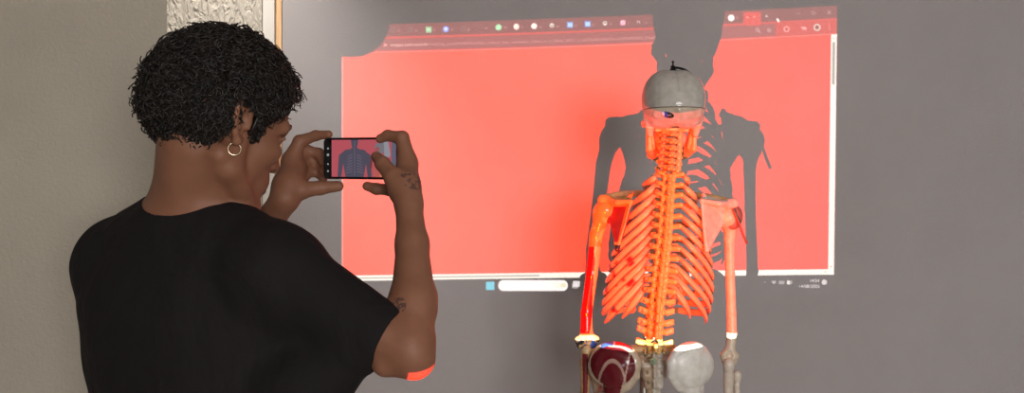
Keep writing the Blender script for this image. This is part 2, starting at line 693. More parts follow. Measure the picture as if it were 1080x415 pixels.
ring(656.9, 23.9, 1.5, 0.7, (1.0, 0.7, 0.7))
text('M', 671.5, 25.2, 5, (0.7, 0.45, 0.42))
for x, y, s in ((419.4, 33.6, 'C'), (438, 33.4, 'b'), (457, 33, 'S'), (475.6, 32.6, 'b'), (493.4, 32, 'g'), (531, 30.5, 'W'),
                (549.6, 30.2, 'b'), (568.6, 29.5, 'w'), (587, 28.8, 'w'), (605.8, 28, 'w'), (624.6, 27.4, 'b'), (643, 26.6, 'S'),
                (662, 25.6, '|'), (680.6, 25, 'a'), (776.5, 20, 'b')):
    text(s, x, y, 4.2, (0.55, 0.20, 0.17))
disc(771.2, 18.9, 3.4, (0.95, 0.92, 0.82))
rect(784, 12.6, 802.6, 27, (0.62, 0.02, 0.008), r=2.4)      # the open tab
text('×', 786.6, 20.2, 5.5, (0.95, 0.36, 0.30)); text('×', 793.8, 19.6, 5.5, (0.95, 0.36, 0.30))
text('+', 806.6, 19.4, 6.4, (0.82, 0.66, 0.58))
stroke(820.0, 20.4, 821.2, 22.4, 2.0, WHT)
stroke(840.5, 14.2, 844.0, 14.0, 0.7, (0.38, 0.17, 0.16))
ring(857.8, 13.8, 1.6, 0.8, (0.38, 0.17, 0.16))
stroke(873.4, 11.6, 876.0, 14.6, 0.8, (0.46, 0.24, 0.22)); stroke(873.4, 14.6, 876.0, 11.6, 0.8, (0.46, 0.24, 0.22))
# toolbar
stroke(405, 48.6, 408, 47.6, 1.2, (0.8, 0.28, 0.24)); disc(406, 46.6, 0.9, (0.8, 0.28, 0.24))
url = 'images.tcdn.com.br'
text(url, 411.5, 48.9, 4.4, (0.95, 0.48, 0.42), slope=-0.022, width=40.5)
text('/img/img_prod/448603/tecido_oxford_liso_vermelho_50cm_x_1_50mt_3421_1_ab72ad82c05a72e1b3476f68302_0dea7', 452.2, 48.0, 4.2, (0.62, 0.22, 0.20),
     slope=-0.0222, width=240, curve=-0.00003)
ring(798.8, 31.4, 1.5, 0.8, (0.55, 0.25, 0.24)); stroke(800, 32.6, 801.6, 34.2, 0.9, (0.55, 0.25, 0.24))
text('*', 809.3, 36.2, 8, (0.55, 0.25, 0.24)); ring(811.2, 32, 1.6, 0.7, (0.5, 0.24, 0.22))
ring(829.6, 30.8, 2.5, 1.0, (0.98, 0.36, 0.34))
stroke(845.6, 29.0, 849.0, 28.8, 1.3, (0.95, 0.36, 0.34)); disc(849.4, 30.4, 1.2, (0.95, 0.36, 0.34)); stroke(846.2, 31, 848, 30.9, 1.0, (0.95, 0.36, 0.34))
ring(861.8, 28.9, 3.0, 1.4, (0.60, 0.55, 0.45)); disc(861.6, 28.9, 1.3, (0.10, 0.03, 0.02))
for dy in (-2.2, 0, 2.2):
    disc(874.8, 28.1 + dy, 0.55, (0.9, 0.25, 0.22))
# scroll bar arrows
text('^', 877.8, 43.2, 5.5, (0.15, 0.15, 0.14))
disc(876.4, 281.6, 0.9, (0.25, 0.25, 0.24)); disc(870.6, 287, 0.9, (0.25, 0.25, 0.24))
# taskbar
disc(374.0, 301.2, 2.9, (0.85, 0.18, 0.16))
text('30°C', 378.4, 303.0, 4.0, (0.8, 0.77, 0.74), slope=-0.012)
text('Parcialmente', 378.4, 308.2, 3.5, (0.7, 0.66, 0.64), slope=-0.012, width=19)
for dx in (0, 4.1):
    for dy in (0, 4.1):
        rect(513.0 + dx, 297.9 + dy, 516.7 + dx, 301.6 + dy, (0.10, 0.62, 0.78))
rect(513.0, 297.9, 521.2, 306.0, (0.10, 0.62, 0.78), 0.7)
rect(525.6, 295.8, 598.8, 307.2, (0.92, 0.90, 0.86), r=5.4)
ring(532.4, 302.2, 1.0, 0.6, (0.55, 0.55, 0.55), 0.5); stroke(533.2, 303, 534.2, 304, 0.6, (0.55, 0.55, 0.55), 0.5)
stroke(584, 300, 591, 299.6, 1.6, (0.55, 0.80, 0.45), 0.5); stroke(586, 303, 592, 302.6, 1.2, (0.85, 0.75, 0.30), 0.5)
disc(594.4, 301.2, 2.6, (0.85, 0.80, 0.45), 0.7); ring(594.4, 301.2, 1.6, 0.6, (0.35, 0.36, 0.2), 0.6)
rect(603.6, 299.4, 609.2, 304.2, (0.42, 0.40, 0.40)); rect(604.6, 297.0, 611.2, 302.6, (0.90, 0.88, 0.86))
stroke(806.0, 298.6, 807.0, 297.6, 0.6, (0.2, 0.2, 0.2)); stroke(807, 297.6, 808, 298.6, 0.6, (0.2, 0.2, 0.2))
for r in (0.8, 2.0, 3.2):                                   # wireless symbol
    a_ = np.arctan2(-(GY - 300.2), GX - 816.2)
    blend(sstep(0.5 - np.abs(np.hypot(GX - 816.2, GY - 300.2) - r)) * (np.abs(a_ - PI / 2) < 0.8), (0.42, 0.40, 0.38))
rect(821.4, 296.6, 827.4, 300.0, (0.28, 0.27, 0.26), r=0.8)
rect(830.0, 296.4, 835.4, 300.2, (0.28, 0.27, 0.26), r=1.0); rect(830.0, 296.4, 833.0, 300.2, (0.70, 0.68, 0.64), r=0.8)
text('14:54', 864.2, 298.0, 4.8, (0.70, 0.67, 0.64), right=True)
text('14/08/2025', 864.2, 303.8, 4.6, (0.70, 0.67, 0.64), right=True, width=22)
disc(869.4, 298.0, 2.7, (0.62, 0.60, 0.57)); ring(869.4, 298.0, 1.4, 0.5, (0.3, 0.3, 0.3), 0.7)


def to_image(name, A):
    im = bpy.data.images.new(name, A.shape[1], A.shape[0], alpha=False, float_buffer=True)
    im.colorspace_settings.name = 'Non-Color'
    px = np.ones((A.shape[0], A.shape[1], 4), np.float32)
    px[..., :3] = A[::-1]
    im.pixels.foreach_set(px.ravel())
    im.update()
    im.pack()
    return im


SCREEN = to_image('desktop', IMG)

# ------------------------------------------------------------------ projector lamp: throws the desktop picture on to the wall
PROJ = np.array((0.008, 0.70, CAM_Z - 0.571))
ld = bpy.data.lights.new('projector_lamp', 'SPOT')
ld.energy = PROJ_W
ld.spot_size = math.radians(130)
ld.spot_blend = 0.0
ld.shadow_soft_size = 0.0015
ld.use_nodes = True
nt = ld.node_tree
em = nt.nodes['Emission']
tc = nt.nodes.new('ShaderNodeTexCoord')
sp = nt.nodes.new('ShaderNodeSeparateXYZ')
nt.links.new(tc.outputs['Normal'], sp.inputs[0])


def math_node(op, a, b=None):
    n = nt.nodes.new('ShaderNodeMath')
    n.operation = op
    for i, v in enumerate((a, b)):
        if v is None:
            continue
        if isinstance(v, (int, float)):
            n.inputs[i].default_value = v
        else:
            nt.links.new(v, n.inputs[i])
    return n.outputs[0]


dist = WALL_Y - PROJ[1]
sx = math_node('DIVIDE', sp.outputs[0], sp.outputs[2])     # slopes across and up, seen from the lens
sy = math_node('DIVIDE', sp.outputs[1], sp.outputs[2])
# lens slope -> place on the wall -> wall units (2.9 mm) -> picture coordinates
wx = math_node('ADD', math_node('MULTIPLY', sx, -dist), float(PROJ[0]))
wz = math_node('ADD', math_node('MULTIPLY', sy, -dist), float(PROJ[2]))
colu = math_node('ADD', math_node('MULTIPLY', wx, F / WALL_Y), 540.0)
rowu = math_node('SUBTRACT', 207.5, math_node('MULTIPLY', math_node('SUBTRACT', wz, CAM_Z), F / WALL_Y))
u_ = math_node('DIVIDE', math_node('SUBTRACT', colu, SX0), SX1 - SX0)
v_ = math_node('SUBTRACT', 1.0, math_node('DIVIDE', math_node('SUBTRACT', rowu, SY0), SY1 - SY0))
cb = nt.nodes.new('ShaderNodeCombineXYZ')
nt.links.new(u_, cb.inputs[0])
nt.links.new(v_, cb.inputs[1])
it = nt.nodes.new('ShaderNodeTexImage')
it.image = SCREEN
it.extension = 'CLIP'
it.interpolation = 'Linear'
nt.links.new(cb.outputs[0], it.inputs['Vector'])
nt.links.new(it.outputs['Color'], em.inputs['Color'])
# a lens spreads its picture evenly over the flat wall
cosn = math_node('POWER', math_node('ABSOLUTE', sp.outputs[2]), -3.0)
nt.links.new(cosn, em.inputs['Strength'])
lo = bpy.data.objects.new('projector_lamp', ld)
lo.location = PROJ
lo.rotation_euler = (PI / 2, 0, 0)
C.objects.link(lo)

# ------------------------------------------------------------------ daylight through the rear window
def window_light(name, loc, rot, w, h, power, col):
    d = bpy.data.lights.new(name, 'AREA')
    d.shape = 'RECTANGLE'
    d.size, d.size_y = w, h
    d.energy = power
    d.color = col
    o = bpy.data.objects.new(name, d)
    o.location = loc
    o.rotation_euler = rot
    C.objects.link(o)
    return o


window_light('daylight_rear', ((WX0 + WX1) / 2, RY0 - .02, 1.65), (PI / 2, 0, 0), 2.1, 1.3, DAY_W, (1.0, 0.96, 0.92))
# added spot without a fixture, brightening the stucco pier and the wall beside it
d = bpy.data.lights.new('added_pier_spot', 'SPOT')
d.energy = SIDE_W
d.spot_size = math.radians(74)
d.spot_blend = 0.9
d.shadow_soft_size = 0.05
d.color = (1.0, 0.94, 0.86)
o = bpy.data.objects.new('added_pier_spot', d)
o.location = (-0.85, 2.50, RZ1 - .02)
o.rotation_euler = (math.radians(9), 0, 0)
C.objects.link(o)
w = bpy.data.worlds.new('world')
sc.world = w
w.use_nodes = True
w.node_tree.nodes['Background'].inputs[0].default_value = (0.75, 0.85, 1.0, 1)
w.node_tree.nodes['Background'].inputs[1].default_value = 1.0
vs = sc.view_settings
vs.view_transform = 'Standard'
vs.look = 'None'
vs.exposure = EXPOSURE
vs.gamma = 1.0
vs.use_curve_mapping = False
# ================================================================== the anatomy skeleton, seen from behind
BONE = np.array((0.70, 0.45, 0.20))
PALE = np.array((0.66, 0.58, 0.50))
GREYB = np.array((0.60, 0.57, 0.53))
MAROON = np.array((0.135, 0.010, 0.016))
CREAM = np.array((0.70, 0.62, 0.50))
BLUEP = np.array((0.05, 0.12, 0.45))
BLACKP = np.array((0.02, 0.015, 0.02))
CART = np.array((0.72, 0.60, 0.55))
M_bone = bone_material('painted_bone_plastic', 0.34)
M_bone_gloss = bone_material('glossy_bone_plastic', 0.16)
M_black = plain('black_steel', (0.02, 0.02, 0.022), 0.35, 0.4)
M_steel = plain('bright_steel', (0.6, 0.6, 0.58), 0.25, 1.0)
SD = 2.2


def K(px, py, d=0.0):
    return W(px, py, SD + d)


SK = root_of('anatomical_skeleton', 'life-size plastic teaching skeleton seen from behind, one side painted muscle red, before the lit wall',
             'skeleton', (float(K(690, 300)[0]), 2.24, 0.06))


def bone(name, vol, parent=SK, cols=BONE, mat=None, label=None, paint=None):
    V, Q = vol.surface()
    c = np.broadcast_to(cols, (len(V), 3)).copy()
    if paint:
        paint(V, c)
    return make_mesh(name, V, Q, mat or M_bone, parent, cols=c, label=label)


def bounds(pts, m):
    P = np.array(pts)
    return P.min(0) - m, P.max(0) + m


# ------------------------------------------------------------------ skull
SC = K(709.5, 106, 0.07)


def S(x, y, z):
    return SC + v3(x, y, z)


def skull_vol(h=0.0018):
    v = Vol(S(-.1, -.12, -.14), S(.1, .13, .1), h)
    v.add(ell(S(0, 0, .0), (.0685, .088, .0675)))
    v.add(ell(S(-.02, -.012, .004), (.0535, .068, .064)), .012)
    v.add(ell(S(.02, -.012, .004), (.0535, .068, .064)), .012)
    v.add(ell(S(-.030, -.016, -.020), (.0405, .062, .050)), .012)
    v.add(ell(S(.030, -.016, -.020), (.0405, .062, .050)), .012)
    v.add(ell(S(-.022, -.010, .012), (.0455, .060, .055)), .012)
    v.add(ell(S(.022, -.010, .012), (.0455, .060, .055)), .012)
    v.add(ell(S(0, -.048, -.022), (.052, .042, .042)), .015)
    v.add(ell(S(0, .045, -.088), (.042, .042, .036)), .012)
    v.add(ell(S(0, .055, .005), (.055, .035, .05)), .015)
    v.add(rbox(S(0, .0, -.045), (.055, .05, .018), r=.015), .012)
    v.add(cap(S(-.05, -.062, -.04), S(.05, -.062, -.04), .006), .008)     # nuchal ridge
    v.add(cap(S(0, -.088, -.03), S(0, -.07, -.056), .005), .008)
    for s in (-1, 1):
        v.add(cap(S(s * .058, -.012, -.045), S(s * .054, -.002, -.082), .014, .007), .006)   # mastoid process
        chain(v, [S(s * .064, .0, -.048), S(s * .067, .03, -.05), S(s * .062, .062, -.052), S(s * .04, .082, -.058)], [.005, .0045, .005, .01], .005)
        v.add(cap(S(s * .028, .088, .004), S(s * .046, .078, -.005), .008), .006)
        v.add(cap(S(s * .049, .07, -.01), S(s * .052, .07, -.05), .006), .006)
        v.add(ell(S(s * .030, .088, -.022), (.018, .03, .017)), .004, 's')
    v.add(ell(S(0, .068, -.07), (.03, .032, .028)), .01)
    v.add(cap(S(0, .095, -.005), S(0, .1, -.028), .007), .006)
    v.add(ell(S(0, .1, -.05), (.011, .018, .014)), .003, 's')
    v.add(cap(S(-.022, .085, -.092), S(.022, .085, -.092), .008), .006)   # upper teeth
    v.add(ell(S(0, -.03, -.072), (.015, .018, .02)), .003, 's')         # great foramen
    return v


v = skull_vol()
CUT = SC[2] - .024
D0 = v.D.copy()
v.cut((0, 0, CUT - .0006), (0, 0, 1))


def paint_skull(V, c):
    n = np.array([mnoise.noise(Vector(p * 40)) for p in V])
    c *= (1 + 0.06 * n)[:, None]


skull = bone('skull', v, cols=np.array((0.56, 0.47, 0.38)), mat=M_bone_gloss, paint=paint_skull)
v.D = D0
v.cut((0, 0, CUT + .0006), (0, 0, -1))


def paint_cap(V, c):
    # cranial sutures drawn as fine darker seams
    for k in range(len(V)):
        x, y, z = V[k] - SC
        w = 0.0025 * mnoise.noise(Vector((x * 130, y * 130, z * 130)))
        if y < -.02 and abs(x + w) < .0009 and z > .012:
            c[k] *= 0.8


bone('skull_cap', v, skull, cols=np.array((0.50, 0.475, 0.44)), mat=M_bone_gloss, paint=paint_cap, label='grey removable skull cap above the saw line')

v = Vol(S(-.09, -.03, -.16), S(.09, .13, -.04), .0016)
for s in (-1, 1):
    for q in (0, .008, .016, .024):
        v.add(cap(S(s * .0555, .008 + q, -.055), S(s * .053, .010 + q * 1.3, -.116), .0042, .0055), .003)
        v.add(cap(S(s * .050, .014 + q, -.07), S(s * .044, .02 + q * 1.3, -.112), .0042, .0065), .003)
    v.add(cap(S(s * .0555, .006, -.052), S(s * .0555, .008, -.06), .007), .004)
    chain(v, [S(s * .053, .016, -.114), S(s * .043, .06, -.128), S(s * .02, .092, -.134), S(0, .098, -.135)], [.009, .0095, .011, .012], .006)
    chain(v, [S(s * .044, .045, -.112), S(s * .030, .078, -.120), S(0, .094, -.122)], [.009, .009, .010], .008)
    chain(v, [S(s * .038, .06, -.104), S(s * .02, .086, -.104), S(0, .092, -.104)], [.007, .006, .006], .006)
    chain(v, [S(s * .038, .06, -.112), S(s * .02, .086, -.112), S(0, .092, -.112)], [.006, .006, .006], .006)
bone('mandible', v, skull, cols=BONE)

# screw post with its clip on the crown, black badge at the back of the head
top = S(0.0, -.004, .0695)
V, Q = merge_vp([tube_vp([top + v3(0, 0, -.004), top + v3(0, 0, .004), top + v3(0, 0, .0041), top + v3(0, 0, .012)], [.0085, .0085, .006, .0055], sides=14),
                 tube_vp([top + v3(0, 0, .011), top + v3(0, 0, .022)], .0022, sides=8),
                 tube_vp([top + v3(0, 0, .021), top + v3(0, 0, .0215), top + v3(0, 0, .0235)], .0034, sides=8)])
make_mesh('crown_bolt', V, Q, M_black, skull, label='black bolt standing on the crown')
V, Q = tube_vp(catmull([top + v3(.003, -.004, .008), top + v3(.012, -.012, .006), top + v3(.024, -.02, .001), top + v3(.034, -.024, -.006)], 4), .0028, .0035, sides=8)
make_mesh('clip_lever', V, Q, M_black, skull, label='black lever of the crown bolt')
M_badge, nt, bs = mat_new('badge_enamel')
tcb = nt.nodes.new('ShaderNodeTexCoord')
sb = nt.nodes.new('ShaderNodeSeparateXYZ')
nt.links.new(tcb.outputs['Generated'], sb.inputs[0])
nt.links.new(ramp(nt, sb.outputs[0], [(0.0, (0.75, 0.75, 0.85)), (0.20, (0.75, 0.75, 0.85)), (0.26, (0.04, 0.07, 0.42)), (0.44, (0.05, 0.08, 0.40)), (0.50, (0.012, 0.012, 0.014)), (1.0, (0.012, 0.012, 0.014))]), bs.inputs['Base Color'])
bs.inputs['Roughness'].default_value = 0.2
bv = Vol(S(-.05, -.12, -.07), S(.0, -.05, -.02), .001)
bv.add(ell(S(-.0255, -.0800, -.041), (.0155, .0075, .0075), R=np.array(((.93, -.22, -.28), (.25, .97, .07), (.26, -.13, .957)))))
Vb, Qb = bv.surface()
make_mesh('badge', Vb, Qb, M_badge, skull, label='black oval plug with a blue and white end')

# ------------------------------------------------------------------ vertebrae: one mesh per region, copied down the column
def vert_cervical():
    v = Vol((-.045, -.06, -.03), (.045, .03, .03), .0011)
    v.add(rbox((0, 0, 0), (.012, .0085, .0068), r=.004))
    for s in (-1, 1):
        v.add(cap((s * .009, -.003, 0), (s * .025, -.004, -.001), .0045, .0042), .004)
        v.add(cap((s * .019, -.012, .006), (s * .019, -.015, -.007), .0062, .006), .003)
        v.add(cap((s * .018, -.014, .001), (s * .003, -.030, -.002), .0055, .0058), .004)
        v.add(cap((0, -.03, -.002), (s * .0055, -.040, -.008), .0045, .0034), .004)
    v.add(cap((0, -.014, -.02), (0, -.014, .02), .0085), .002, 's')
    return v


def vert_thoracic():
    v = Vol((-.05, -.075, -.045), (.05, .03, .03), .0012)
    v.add(cap((0, 0, -.0035), (0, 0, .0035), .0135))
    v.add(rbox((0, .001, 0), (.0145, .0115, .0098), r=.005), .004)
    for s in (-1, 1):
        v.add(cap((s * .009, -.008, .004), (s * .012, -.021, .003), .0046), .003)
        v.add(cap((s * .012, -.021, .003), (s * .031, -.034, .006), .0052, .0062), .003)
        v.add(cap((s * .012, -.022, .008), (s * .011, -.026, -.010), .0062, .0055), .003)
        v.add(cap((s * .011, -.023, .002), (0, -.031, -.003), .0058, .006), .003)
    v.add(cap((0, -.030, -.002), (0, -.045, -.024), .0058, .0046), .004)
    v.add(cap((0, -.017, -.02), (0, -.017, .02), .0078), .002, 's')
    return v


def vert_lumbar():
    v = Vol((-.06, -.08, -.04), (.06, .035, .04), .0013)
    v.add(rbox((0, 0, 0), (.0225, .0165, .0122), r=.007))
    for s in (-1, 1):
        v.add(cap((s * .013, -.012, .004), (s * .014, -.026, .003), .0055), .003)
        v.add(cap((s * .014, -.022, .003), (s * .028, -.029, .004), .0062, .0058), .003)
        v.add(cap((s * .028, -.029, .002), (s * .041, -.031, .006), .0056, .0046), .003)
        v.add(cap((s * .026, -.029, .007), (s * .041, -.032, .013), .0050, .0042), .003)
        v.add(cap((s * .014, -.027, .015), (s * .0155, -.034, .004), .0062, .006), .003)
        v.add(cap((s * .0125, -.031, -.002), (s * .010, -.035, -.016), .006, .0058), .003)
        v.add(cap((s * .012, -.029, .002), (0, -.036, -.002), .006, .0058), .003)
    for q in (-.007, 0, .006):
        v.add(cap((0, -.034, q), (0, -.056, q - .006), .0038, .0048), .003)
    v.add(cap((0, -.021, -.025), (0, -.021, .025), .009), .002, 's')
    return v


def vert_atlas():
    v = Vol((-.05, -.05, -.025), (.05, .03, .025), .0012)
    R = [(.013 * math.cos(a), .0135 * math.sin(a) - .012, 0) for a in np.linspace(0, 2 * PI, 17)]
    R = [(1.45 * x, 1.35 * (y + .012) - .012, z) for x, y, z in R]
    chain(v, R, [.0045] * 17, .002)
    for s in (-1, 1):
        v.add(ell((s * .019, -.008, 0), (.009, .011, .0085)), .004)
        v.add(cap((s * .022, -.008, 0), (s * .037, -.010, -.002), .0055, .0045), .004)
    return v


def local_mesh(name, vol, mat, col, paint=None):
    V, Q = vol.surface()
    c = np.broadcast_to(col, (len(V), 3)).copy()
    if paint:
        paint(V, c)
    tmp = make_mesh(name, V, Q, mat, None, cols=c)
    me = tmp.data
    bpy.data.objects.remove(tmp)
    return me


def paint_vert(V, c):
    # the painted half of the spine carries small muscle-origin patches
    for k in range(len(V)):
        x, y, z = V[k]
        n = mnoise.noise(Vector((x * 90, y * 90, z * 90 + 3)))
        if x < -.004 and y < -.018 and n > 0.28:
            c[k] = (0.42, 0.14, 0.06)
        elif x < 0:
            c[k] = c[k] * (0.95, 0.86, 0.66)


OCHRE = np.array((0.70, 0.45, 0.15))
ME_c = local_mesh('vertebra', vert_cervical(), M_bone, BONE, paint_vert)
ME_t = local_mesh('vertebra', vert_thoracic(), M_bone, OCHRE, paint_vert)
ME_l = local_mesh('vertebra', vert_lumbar(), M_bone, OCHRE, paint_vert)
ME_a = local_mesh('vertebra', vert_atlas(), M_bone, BONE)
dv = Vol((-.03, -.025, -.012), (.03, .025, .012), .0014)
dv.add(rbox((0, 0, 0), (.0155, .0125, .0055), r=.004))
ME_d = local_mesh('intervertebral_disc', dv, M_bone, np.array((0.62, 0.50, 0.36)))

# column: pixel row -> (pixel column, depth behind the reference, forward pitch)
rows = np.array([130, 145, 160, 181, 200, 225, 250, 280, 305, 325, 345, 366], float)
colx = np.array([708.5, 707.5, 706.5, 704.5, 703, 701.2, 699.3, 695.8, 692.8, 690.6, 689.2, 688.0])
deps = np.array([.075, .068, .063, .055, .045, .035, .030, .032, .045, .055, .058, .048])
SPINE = {}


def spine_at(py):
    return K(np.interp(py, rows, colx), py, np.interp(py, rows, deps))


def place(name, me, loc, rx, ry=0.0, scale=1.0, parent=SK):
    o = bpy.data.objects.new(name, me)
    o.location = Vector(loc) - Vector(world_loc(parent))
    o.rotation_euler = (rx, ry, 0)
    o.scale = (scale,) * 3
    return link(o, parent)


place('vertebra', ME_a, spine_at(136.5), 0.1)
levels = []
for i in range(6):
    levels.append((143.5 + 7.1 * i, ME_c, 1.0 + .02 * i))
for i in range(12):
    levels.append((188.5 + 10.55 * i, ME_t, 0.93 + .016 * i))
for i in range(5):
    levels.append((316.5 + 12.0 * i, ME_l, 0.93 + .012 * i))
for k, (py, me, sc_) in enumerate(levels):
    a, b = spine_at(py - 5), spine_at(py + 5)
    t = a - b
    pitch = -math.atan2(t[1], t[2])
    roll = math.atan2(t[0], t[2])
    place('vertebra', me, spine_at(py), pitch, roll, sc_)
    if k + 1 < len(levels):
        m = (py + levels[k + 1][0]) / 2
        ds = 0.72 if me is ME_c else (0.9 if me is ME_t else 1.35)
        place('intervertebral_disc', ME_d, spine_at(m), pitch, roll, ds)

# ------------------------------------------------------------------ sternum, ribs with their cartilages
RW = [.052, .074, .092, .105, .114, .120, .1245, .1275, .128, .126, .122, .085]
RDROP = [.020, .042, .062, .078, .090, .100, .108, .113, .114, .112, .116, .088]
RDEP = [.42, .58, .74, .86, .94, 1, 1.03, 1.04, 1.03, 1.0, 1.0, 1.0]
ST0 = spine_at(208) + v3(0, .135, 0)
ST1 = spine_at(283) + v3(.01, .185, 0)


def st(t):
    return ST0 + (ST1 - ST0) * t


v = Vol(*bounds([ST0, ST1], .05), .002)
for q in (-.012, 0, .012):
    v.add(cap(st(-.02) + v3(q, 0, 0), st(.22) + v3(q * .6, 0, 0), .008, .006), .006)
for q in (-.008, .008):
    v.add(cap(st(.25) + v3(q * .8, 0, 0), st(.78) + v3(q * 1.2, 0, 0), .0068, .007), .006)
v.add(cap(st(.8), st(1.0), .006, .003), .006)
bone('sternum', v, cols=BONE)

up3 = v3(0, 0, 1)


def rib(i, s):
    py = 187.0 + 10.55 * i
    o = spine_at(py)
    w, dr, dp = RW[i], RDROP[i], RDEP[i]
    dz = lambda f: -dr * f
    pts = [o + v3(s * .016, -.010, .002), o + v3(s * .033, -.026, .003), o + v3(s * (.033 + .30 * (w - .033)), -.036 - .002 * i * (i < 9), dz(.22)),
           o + v3(s * (.033 + .68 * (w - .033)), -.022, dz(.56)), o + v3(s * (.033 + .93 * (w - .033)), .012, dz(.85)),
           o + v3(s * w, .055 * dp + .004, dz(1.0))]
    full = i < 10
    if full:
        pts += [o + v3(s * w * .95, .055 + (.105 - .055) * dp if dp >= 1 else .105 * dp, dz(1.08)), o + v3(s * w * .72, .152 * dp, dz(1.10)), o + v3(s * w * .50, .172 * dp, dz(1.08))]
    elif i == 11:
        pts = pts[:5]
    P = catmull(pts, 7)
    n = len(P)
    # blade turns with the wall of the chest: its broad face looks outwards
    axis = spine_at(py) + v3(0, .055, 0)
    outw = P - axis
    outw[:, 2] *= 0.15
    outw /= np.linalg.norm(outw, axis=1)[:, None]
    prof = np.interp(np.linspace(0, 1, n), [0, .08, .2, .5, .9, 1], [.0042, .0050, .0075, .0088, .0078, .0060])
    if not full:
        prof = prof * np.interp(np.linspace(0, 1, n), [0, .75, 1], [1, 1, .45])
    V, Q = tube_vp(P, prof * .52, prof, sides=12, up=outw)
    V = np.array(V)
    c = np.broadcast_to(BONE * (1, 1, 1.2), (len(V), 3)).copy()
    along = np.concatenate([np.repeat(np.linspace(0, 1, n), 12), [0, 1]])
    for k in range(len(V)):
        # both edges of the blade are outlined in brown; red attachment patches on the painted side
        j, t = k % 12, along[k]
        if s < 0:
            nn = mnoise.noise(Vector(V[k] * 38 + i * 3.1))
            if .25 < t < .8 and nn > .33:
                c[k] = MAROON * 1.6
        c[k] = c[k] * (1 + .12 * mnoise.noise(Vector(V[k] * 25)))
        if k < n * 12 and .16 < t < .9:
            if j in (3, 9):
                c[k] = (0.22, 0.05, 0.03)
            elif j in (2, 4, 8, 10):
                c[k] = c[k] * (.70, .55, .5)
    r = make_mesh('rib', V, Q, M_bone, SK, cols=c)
    if full:
        e = P[-1]
        d = P[-1] - P[-4]
        d /= np.linalg.norm(d)
        if i < 7:
            tgt = st([.06, .25, .36, .47, .58, .68, .76][i]) + v3(s * .017, -.002, 0)
        else:
            tgt = st(.78) + v3(s * (.035 + .018 * (i - 7)), -.012 - .004 * (i - 7), -.022 - .016 * (i - 7))
        L = np.linalg.norm(tgt - e)
        Pc = catmull([e, e + d * min(.03, L * .35) + v3(0, 0, -.004), (e + tgt) / 2 + v3(0, .006, -.014 * (i > 3) - .004), tgt], 6)
        Vc, Qc = tube_vp(Pc, np.linspace(.0042, .0045, len(Pc)), np.linspace(.0068, .006 if i < 5 else .0115, len(Pc)), sides=10, up=v3(0, 1, 0))
        make_mesh('costal_cartilage', np.array(Vc), Qc, M_bone, r, cols=np.broadcast_to(CART, (len(Vc), 3)))


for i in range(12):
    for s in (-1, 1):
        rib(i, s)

# ------------------------------------------------------------------ shoulder girdle
def paint_scap_left(V, c):
    c[:] = (0.60, 0.32, 0.09)
    for k in range(len(V)):
        x, y, z = V[k]
        if z < LS['M'][2] - .012 and z > LS['I'][2] + .016 and x < LS['M'][0] + .1:
            n = mnoise.noise(Vector(V[k] * 50))
            edge = min(abs(x - np.interp(z, [LS['I'][2], LS['S'][2]], [LS['I'][0], LS['S'][0]])), 1)
            if edge > .0035:
                c[k] = MAROON * (1.3 + .3 * n)
        if z < LS['I'][2] + .010:
            c[k] = BLACKP


def scapula(side, S_, I_, G_, M_, A_, paint=None):
    lo, hi = bounds([S_, I_, G_, M_, A_], .045)
    v = Vol(lo, hi, .0016)
    v.add(tri(S_, I_, G_, .0022))
    chain(v, [S_, M_, (M_ + I_) / 2 + v3(-side * .002, 0, 0), I_], [.0036, .0036, .0034, .0055], .003)
    chain(v, [I_, (I_ + G_) / 2 - v3(0, .003, 0), G_], [.0055, .0035, .006], .003)
    chain(v, [S_, (S_ + G_) / 2 + v3(0, 0, -.002), G_], [.004, .0035, .007], .003)
    v.add(ell(G_ + v3(side * .004, .004, 0), (.010, .012, .018)), .005)
    # spine of the blade rising to the acromion
    mid = (M_ + A_) / 2 + v3(0, -.014, -.004)
    for q in (0, .006, .012, .020, .030):
        chain(v, [M_ + v3(0, -.002 + q * .4, 0), mid + v3(0, q, q * .1), A_ + v3(-side * .012, -.006 + q * .7, 0)], [.004, .0066, .0088], .004)
    v.add(tri(S_ + v3(0, .004, -.002), A_ + v3(-side * .008, .012, -.002), G_ + v3(0, 0, .01), .004), .006)
    chain(v, [A_ + v3(-side * .012, -.006, 0), A_, A_ + v3(-side * .002, .026, .002)], [.0115, .0125, .009], .005)
    # coracoid hook
    chain(v, [G_ + v3(-side * .012, .012, .016), G_ + v3(-side * .008, .03, .022), G_ + v3(side * .006, .042, .012)], [.010, .009, .008], .005)
    return bone('scapula', v, cols=BONE * 1.02, paint=paint)


LS = dict(S=K(665, 207, .016), I=K(651, 263, -.018), G=K(644, 228, .050), M=K(665.5, 213, -.002), A=K(636, 211, .058))
scapula(-1, LS['S'], LS['I'], LS['G'], LS['M'], LS['A'], paint_scap_left)['label'] = 'shoulder blade with a dark red painted hollow'
RS = dict(S=K(742, 206, .016), I=K(745.5, 264, -.018), G=K(764, 231, .055), M=K(740.5, 212, -.004), A=K(773, 215, .058))
scapula(1, RS['S'], RS['I'], RS['G'], RS['M'], RS['A'], lambda V, c: c.__setitem__(slice(None), PALE))

for s, A_ in ((-1, LS['A']), (1, RS['A'])):
    a = ST0 + v3(s * .022, -.004, .008)
    b = A_ + v3(-s * .006, .022, .003)
    pts = [a, a + (b - a) * .3 + v3(0, .016, .004), a + (b - a) * .7 + v3(0, -.010, .006), b]
    P = catmull(pts, 8)
    Vc, Qc = tube_vp(P, np.interp(np.linspace(0, 1, len(P)), [0, .15, .8, 1], [.011, .0085, .008, .0105]), sides=10)
    make_mesh('clavicle', np.array(Vc), Qc, M_bone, SK, cols=np.broadcast_to(BONE, (len(Vc), 3)))


